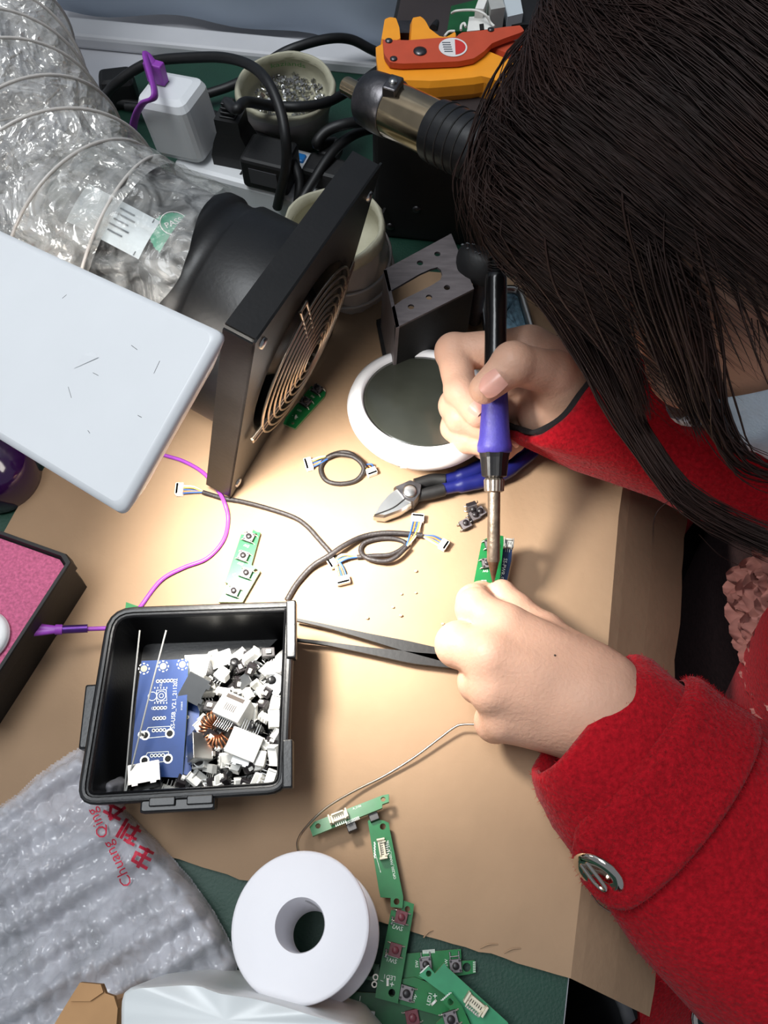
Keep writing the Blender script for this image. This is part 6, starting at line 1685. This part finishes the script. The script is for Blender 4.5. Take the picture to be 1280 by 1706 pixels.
# front lock sweeping past the cheek, drawn along its place in space
def lock(px_pts, n, spread, r=(.0003, .0008), seed=1, taper=None):
    R = np.random.RandomState(seed)
    base = [np.array(V(D(*q))) for q in px_pts]
    for s in range(n):
        o = R.normal(0, 1, 3)*spread; w = R.normal(0, .25*spread, (len(base), 3))
        sc_ = np.linspace(.6, 1.0, len(base)) if taper is None else np.interp(np.linspace(0, 1, len(base)), np.linspace(0, 1, len(taper)), taper)
        paths.append(cr([b_+o*k+ww for b_, k, ww in zip(base, sc_, w)], 22)); rad.append(R.uniform(*r))
lock([(1010, 40, .305), (930, 130, .318), (862, 255, .335), (845, 345, .345), (912, 445, .355), (982, 560, .36), (1035, 670, .362), (1085, 755, .36), (1145, 832, .355), (1245, 888, .35), (1330, 918, .34)], 300, .0030, seed=2, taper=[.8, 1.2, 1.6, 1.8, 1.6, 1.1, .8, .8, .9, 1.0])
lock([(1010, 20, .305), (900, 110, .325), (842, 215, .342), (822, 310, .352), (850, 390, .360), (905, 470, .366), (960, 560, .37), (1000, 640, .37)], 220, .0034, seed=3, taper=[.8, 1.2, 1.3, 1.4, 1.2, .8, .6, .5])
lock([(960, 150, .31), (935, 280, .315), (960, 400, .325), (1010, 520, .335), (1052, 620, .34), (1075, 690, .345)], 90, .0040, seed=4, taper=[1.4, 1.6, 1.4, .9, .6, .4])
lock([(1040, 170, .29), (1020, 300, .298), (1050, 420, .305), (1095, 540, .315), (1130, 640, .323), (1165, 720, .33)], 70, .0050, seed=5, taper=[1.4, 1.5, 1.2, .8, .5, .3])
lock([(1110, 180, .28), (1100, 330, .287), (1130, 470, .293), (1165, 590, .302), (1190, 690, .312), (1240, 770, .32), (1330, 800, .33)], 50, .0046, seed=6, taper=[1.4, 1.5, 1.2, .9, .7, .6])
lock([(1200, 200, .27), (1215, 360, .275), (1260, 500, .28), (1310, 600, .285)], 30, .008, seed=8)
lock([(930, 140, .318), (860, 215, .34), (805, 290, .35), (796, 350, .357), (812, 410, .37)], 50, .004, (.00015, .0003), seed=11)
lock([(1010, 0, .305), (915, 60, .322), (858, 150, .340), (822, 240, .350), (800, 320, .36), (835, 420, .37)], 120, .0045, (.0002, .0005), seed=12)
for q, sd in (([(1120, 830, .352), (1092, 860, .354), (1088, 915, .358)], 41), ([(1180, 870, .35), (1230, 890, .352), (1255, 900, .355)], 42), ([(1165, 890, .352), (1200, 925, .355), (1240, 945, .36)], 43), ([(800, 300, .355), (770, 340, .36), (760, 390, .37)], 44), ([(805, 330, .355), (785, 380, .36), (790, 430, .37)], 45)):
    lock(q, 2, .0006, (.00012, .0002), seed=sd)
st_o = ribbon_strands(paths, rad, 'strands')
if NOHAIR:
    for o in (cap_o, st_o): o.hide_render = True

# ---- coat
def tube_cloth(name, secs, m, thick=.004, n=72, wob=.0012, seed=1, parent=person, label=None, inner=None, cap_in=True):
    """secs: list of (centre, axis, radius_a, radius_b, up) rings; an open sleeve with real thickness"""
    R = np.random.RandomState(seed); outer, innerr = [], []
    for (c, ax_, ra, rb, up) in secs:
        ax_ = Vector(V(ax_)).normalized(); u = Vector(V(up)); u = (u-ax_*u.dot(ax_)).normalized(); w = ax_.cross(u); c = Vector(V(c))
        o, i_ = [], []
        for k in range(n):
            a = 2*math.pi*k/n; wv = wob*(math.sin(3*a+seed+c.x*90)+.7*math.sin(5*a-c.y*120)+.5*math.sin(9*a+c.x*200))
            o.append(c+u*(ra+wv)*math.cos(a)+w*(rb+wv)*math.sin(a)); i_.append(c+u*(ra+wv-thick)*math.cos(a)+w*(rb+wv-thick)*math.sin(a))
        outer.append(o); innerr.append(i_)
    lipc = [a.lerp(b_, .5)+((outer[0][0]+outer[0][n//2])*.5-(outer[1][0]+outer[1][n//2])*.5).normalized()*thick*.45 for a, b_ in zip(outer[0], innerr[0])]
    mb = MB(); mb.loft(innerr[::-1]+[lipc]+outer, m, cap=False)
    o = mb.build(name, parent, True)
    if label: o['label'] = label
    return o, outer
def sec(px, py, z, ax_, ra, rb, up): return (P(px, py, z), ax_, ra, rb, up)
# left sleeve, cuff to elbow.  axis runs from the wrist to the elbow
lw_ = np.array(V(P(980, 1195, .031))); lax = np.array(ELL)-lw_; lax /= np.linalg.norm(lax)
upv_ = np.array((0, 0, 1.0))
def at_l(s, dz=0): return lw_+lax*s+np.array((0, 0, dz))
tilt_ = lax+np.array((.10, .0, .28))
wl_ = np.cross(lax, upv_); wl_ /= np.linalg.norm(wl_)
LX = [-.001, .006, .020, .036, .044, .080, .120, .160, .205]; LA = [.0255, .0290, .0310, .0318, .0322, .0370, .0430, .048, .054]; LB = [.0415, .0450, .0480, .0500, .0515, .0600, .0640, .0640, .060]; LW = [.003, .003, .004, .005, .006, .007, .006, .004, 0]; LD = [.004]*6+[.002, 0, 0]
def lsec(s):
    return (at_l(s, np.interp(s, LX, LD))+wl_*np.interp(s, LX, LW), lax, np.interp(s, LX, LA), np.interp(s, LX, LB), upv_)
secsL = [lsec(s) for s in LX]
cuff, ringsL = tube_cloth('left_sleeve', secsL, 'wool', .0055, seed=3)
sl2 = [(ELL-lax*.03, lax, .052, .058, upv_), (ELL+np.array((.025, .0, .02)), np.array((.8, .3, .5)), .056, .062, upv_), (ELL*.5+SHL*.5+np.array((.01, 0, 0)), SHL-ELL, .062, .064, (0, -1, 0)), (SHL, SHL-ELL, .066, .066, (0, -1, 0)), (SHL+np.array((.01, .03, .02)), np.array((.3, .8, .2)), .05, .06, (0, 0, 1))]
tube_cloth('left_upper_sleeve', sl2, 'wool', .0055, seed=5)
# strap on the left cuff with its metal button
def ring_pt(sec_, a, lift):
    (c, ax_, ra, rb, up) = sec_; ax_ = Vector(V(ax_)).normalized(); u = Vector(V(up)); u = (u-ax_*u.dot(ax_)).normalized(); w = ax_.cross(u)
    return Vector(V(c))+u*(ra+lift)*math.cos(a)+w*(rb+lift)*math.sin(a)
sleeve_at = lsec
rows = []
NS, NW = 60, 16
for i in range(NS+1):
    q = i/NS; row = []
    a = 1.42-q*3.0          # around the sleeve
    for j in range(NW+1):
        v_ = j/NW*2-1
        # rounded end at the low-angle side
        endd = 1.0
        aa = q*3.0*.045
        half = .0205*(math.sqrt(max(0, 1-(1-min(1, aa/.020))**2)) if aa < .020 else 1)
        s_ = .0405+.004*q+v_*half
        edge = 1-abs(v_)**12
        row.append(ring_pt(sleeve_at(s_), a, .0006+.0068*edge))
    rows.append(row)
mb = MB(); mb.loft(rows, 'wool', closed=False, cap=False)
strap = mb.build('cuff_strap', person, True)
bc = ring_pt(sleeve_at(.0400), 1.10, .0062); bn = (bc-Vector(V(at_l(.0400)))).normalized(); ba = Vector(V(lax)); ba = (ba-bn*ba.dot(bn)).normalized()
X = TM(bc, frame_of(bn, tuple(ba)))
BUTTON = lambda X, par: None
def button(X, par):
    mb = MB(); mb.lathe([(.0118, 0), (.0122, .0012), (.0112, .0024), (.0085, .0027), (.0065, .0022), (.0002, .0019)], 'chrome', X=X, n=48); o = mb.build('button', par, True); o['label'] = 'shiny metal button'
    mb = MB(); mb.tube([(-.0022, -.008, .0024), (-.0024, .001, .0042), (-.0012, .0052, .0046), (.0012, .0052, .0046), (.0024, .001, .0042), (.0022, -.008, .0024)], .0009, 'chrome', X=X, n=8, sp=5); mb.build('shank', o, True)
button(X, strap)
# right sleeve
rw_ = np.array(V(P(962, 652, .056))); rel = np.array(V(P(1250, 742, .045))); rax = rel-rw_; rax /= np.linalg.norm(rax)
def at_r(s): return rw_+rax*s
oplane = np.array((.86, .10, -.10)); 
tl_ = np.array((0, 0, -.75)); cC = np.array(V(P(918, 638, .059)))
secsR = [(cC, rax+tl_, .0390, .0385, upv_), (cC+rax*.008, rax+tl_, .0420, .0410, upv_), (cC+rax*.038, rax+tl_*.6, .041, .0420, upv_), (at_r(.06), rax, .039, .045, upv_), (at_r(.11), rax, .046, .053, upv_), (at_r(.16), rax, .05, .058, upv_), (ELR*.3+at_r(.2)*.7, ELR-at_r(.16), .052, .058, upv_)]
tube_cloth('right_sleeve', secsR, 'wool', .0055, seed=8)
secsI = [(cC-rax*.003, rax+tl_, .0350, .0345, upv_), (cC+rax*.012, rax+tl_*.8, .0345, .0345, upv_), (at_r(.05), rax, .028, .034, upv_), (at_r(.1), rax, .030, .036, upv_)]
io, _ = tube_cloth('inner_cuff', secsI, 'knit_black', .003, seed=9); io['label'] = 'black knitted inner cuff'
secsR2 = [(at_r(.17), rax, .05, .058, upv_), (ELR+np.array((0, 0, .01)), np.array((.5, .2, .5)), .056, .06, upv_), (ELR*.5+SHR*.5, SHR-ELR, .062, .064, (1, 0, 0)), (SHR, SHR-ELR, .066, .066, (1, 0, 0)), (SHR+np.array((.0, -.03, .02)), np.array((.0, -.8, .3)), .05, .06, (0, 0, 1))]
tube_cloth('right_upper_sleeve', secsR2, 'wool', .0055, seed=10)
# coat body: open at the front (towards -x)
def coat_ring(z, cx, cy, rx, ry, a0, a1, n=70, off=0.0):
    return [Vector((cx-(rx-off)*math.cos(a), cy+(ry-off)*math.sin(a), z)) for a in np.linspace(a0, a1, n)]
lev = [(-.42, .42, .17, .20, .22, .55), (-.30, .42, .17, .20, .215, .50), (-.20, .41, .175, .185, .205, .44), (-.10, .39, .185, .170, .195, .36), (0, .37, .195, .160, .190, .30), (.06, .355, .20, .145, .180, .28), (.11, .35, .205, .115, .160, .30), (.15, .345, .21, .085, .10, .40)]
rows = [coat_ring(z, cx, cy, rx, ry, op, 2*math.pi-op) for z, cx, cy, rx, ry, op in lev]; rin = [coat_ring(z, cx, cy, rx, ry, op, 2*math.pi-op, off=.006) for z, cx, cy, rx, ry, op in lev]
full = [o_+i_[::-1] for o_, i_ in zip(rows, rin)]
mb = MB(); mb.loft(full, 'wool', closed=True, cap=True); mb.build('coat', person, True)
mb = MB()
for k in (0, 1):
    rows2 = []
    for z, cx, cy, rx, ry, op in lev[3:7]:
        a = op if k == 0 else 2*math.pi-op; s_ = 1 if k == 0 else -1
        rows2.append([Vector((cx-(rx+.004+.012*q*(1-q)*4)*math.cos(a-s_*.0+s_*.34*q), cy+(ry+.004+.012*q*(1-q)*4)*math.sin(a+s_*.34*q), z)) for q in np.linspace(0, 1, 10)])
    mb = MB(); mb.loft(rows2, 'wool', closed=False, cap=False); mb.build('lapel', person, True)
# brown knit and ruffled blouse inside the coat
mb = MB(); lv = [(-.40, .42, .17, .17, .19), (-.2, .41, .175, .160, .175), (-.05, .38, .19, .148, .165), (.05, .355, .20, .130, .150), (.12, .345, .21, .085, .10), (.155, .34, .212, .062, .065)]
mb.loft([[Vector((cx-rx*math.cos(a), cy+ry*math.sin(a), z)) for a in np.linspace(0, 2*math.pi, 60)[:-1]] for z, cx, cy, rx, ry in lv], 'knit_brown', cap=False); kn = mb.build('knit_top', person, True); kn['label'] = 'dark brown knitted top'
# long skirt of the coat over the thighs, dark trousers, shoes and stool
for side, yy_, nm in ((-1, .04, 'left'), (1, .30, 'right')):
    hip = np.array((.44, .19+(yy_-.19)*.6, -.28)); kne = np.array((.20, yy_, -.27)); ank = np.array((.24, yy_, -.66))
    if side == -1: kne = np.array((.20, .01, -.27)); ank = np.array((.24, .01, -.66))
    vv, ff = surface(lambda p, hip=hip, kne=kne, ank=ank: smin(cone(p, V(hip), V(kne), .082, .060), cone(p, V(kne), V(ank), .056, .042), .02), (-.02, -.16, -.72), (.56, .44, -.15), .006)
    np_mesh('trouser_leg', vv, ff, 'trousers', person)
    mb = MB(); mb.ell((0, 0, 0), (.125, .045, .034), 'black_matte', X=TM((ank[0]-.05, ank[1], -.705)), n=24, k=10); mb.box((-.0, 0, -.026), (.23, .075, .016), 'rubber', X=TM((ank[0]-.05, ank[1], -.705)), bev=.006); mb.build('shoe', person, True)
rows = []
for q in np.linspace(0, 1, 14):
    c = np.array((.44, .10, -.25))*(1-q)+np.array((.150, -.03, -.235))*q; row = []
    for a in np.linspace(-1.9, 2.0, 40):
        r = .100+.006*math.sin(a*5+q*9)+.004*math.sin(q*20)
        row.append(Vector((c[0]+.01*math.sin(a*3), c[1]-r*math.sin(a)*1.0, c[2]+r*math.cos(a)*.95)))
    rows.append(row)
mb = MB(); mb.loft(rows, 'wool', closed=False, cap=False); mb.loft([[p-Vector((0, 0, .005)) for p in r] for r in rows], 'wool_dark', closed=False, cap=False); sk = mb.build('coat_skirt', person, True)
bc2 = P(1190, 1700, -.125); mbX = TM(bc2, frame_of((-.2, -.3, 1)))
mb = MB(); mb.lathe([(.0130, 0), (.0135, .0012), (.0125, .0026), (.0105, .0028), (.0095, .0018), (.0002, .0016)], 'chrome', X=mbX, n=40); mb.lathe([(.0096, .0019), (.0002, .0022)], 'black_gloss', X=mbX, n=40); bo = mb.build('button', sk, True); bo['label'] = 'round button with a black centre and bright rim'
# ruffles: rows of curled petals
mb = MB(); rnd.seed(77)
for r in range(13):
    for c in range(9):
        z = -.045+r*.0095+rnd.uniform(-.003, .003); yv = .096+c*.0095+rnd.uniform(-.003, .003)
        base = Vector((.231-.10*(z+.05)*.12-.9*(yv-.15)**2*-1, yv, z)); w_ = rnd.uniform(.007, .011); l_ = rnd.uniform(.009, .014); tw_ = rnd.uniform(-.7, .7)
        rows = []
        for i in range(6):
            q = i/5; row = []
            for j in range(7):
                u = j/6*2-1; ww = w_*math.sin(math.pi*(.18+.72*q))
                curl = .006*q*q+.0028*u*u*(1 if (r+c) % 2 else -.7)+.0016*math.sin(u*5+r)
                loc = Vector((-.003-.011*q-curl*.4, u*ww*math.cos(tw_)+q*.004*tw_, -l_*q*.6+u*ww*math.sin(tw_)+curl)); row.append(base+loc)
            rows.append(row)
        mb.loft(rows, 'blouse', closed=False, cap=False)
ru = mb.build('ruffled_blouse', person, True); ru['label'] = 'dusty pink ruffled blouse front'
# wool fuzz: short fibres standing off the red cloth
def fuzz(src, count, seed, ln=.0022, rad_=.00009):
    me = src.data; R = np.random.RandomState(seed); nf = len(me.polygons)
    co = np.empty(len(me.vertices)*3, np.float32); me.vertices.foreach_get('co', co); co = co.reshape(-1, 3)
    nr = np.empty(nf*3, np.float32); me.polygons.foreach_get('normal', nr); nr = nr.reshape(-1, 3); ar = np.empty(nf, np.float32); me.polygons.foreach_get('area', ar)
    pick = R.choice(nf, count, p=ar/ar.sum()); P4 = np.array([list(p.vertices)[:4] if len(p.vertices) >= 4 else (list(p.vertices)+[p.vertices[0]])[:4] for p in me.polygons])
    w = R.dirichlet((1, 1, 1, 1), count); b_ = (co[P4[pick]]*w[:, :, None]).sum(1); n_ = nr[pick]
    d1 = n_*.7+R.normal(0, .75, (count, 3)); d1 /= np.linalg.norm(d1, axis=1)[:, None]; d2 = d1+R.normal(0, .8, (count, 3)); d2 /= np.linalg.norm(d2, axis=1)[:, None]
    L_ = ln*R.uniform(.4, 1.3, (count, 1)); p1 = b_+d1*L_*.6; p2 = p1+d2*L_*.5
    s_ = np.cross(d1, R.normal(0, 1, (count, 3))); s_ /= np.linalg.norm(s_, axis=1)[:, None]+1e-9; s_ *= rad_
    v_ = np.stack([b_-s_, b_+s_, p1-s_*.8, p1+s_*.8, p2], 1).reshape(-1, 3); i = np.arange(count)[:, None]*5
    q4 = np.concatenate([i, i+1, i+3, i+2], 1); t3 = np.concatenate([i+2, i+3, i+4, i+4], 1)
    o0 = len(me.vertices)
    # append to the garment's own mesh
    me2 = bpy.data.meshes.new(src.name); allv = np.concatenate([co, v_]); faces = [tuple(p.vertices) for p in me.polygons]+[tuple(x) for x in (q4+o0)]+[tuple(x[:3]) for x in (t3+o0)]
    sm_ = [p.use_smooth for p in me.polygons]+[False]*(2*count)
    me2.from_pydata([tuple(x) for x in allv], [], faces)
    for m_ in me.materials: me2.materials.append(m_)
    mi_ = [p.material_index for p in me.polygons]+[0]*(2*count); me2.polygons.foreach_set('material_index', mi_); me2.polygons.foreach_set('use_smooth', sm_); me2.update(); src.data = me2
byname = {c.name: c for c in person.children}
for nm, cnt, sd in (('left_sleeve', 16000, 1), ('cuff_strap', 6000, 2), ('right_sleeve', 9000, 3), ('coat_skirt', 8000, 4), ('left_upper_sleeve', 8000, 5)):
    fuzz(byname[nm], cnt, sd)
# stool under the person
stl = thing('stool', 'dark stool hidden beneath the red coat beside the bench', 'stool', (.46, .19, -.74))
mb = MB(); mb.lathe([(.16, .33), (.165, .35), (.16, .37), (.0005, .372)], 'black_matte', n=40); mb.build('seat', stl)
for k in range(4):
    a = math.pi/4+k*math.pi/2; mb = MB(); mb.tube([(.12*math.cos(a), .12*math.sin(a), .33), (.17*math.cos(a), .17*math.sin(a), .0)], .012, 'steel_dark', n=10); mb.build('leg', stl)
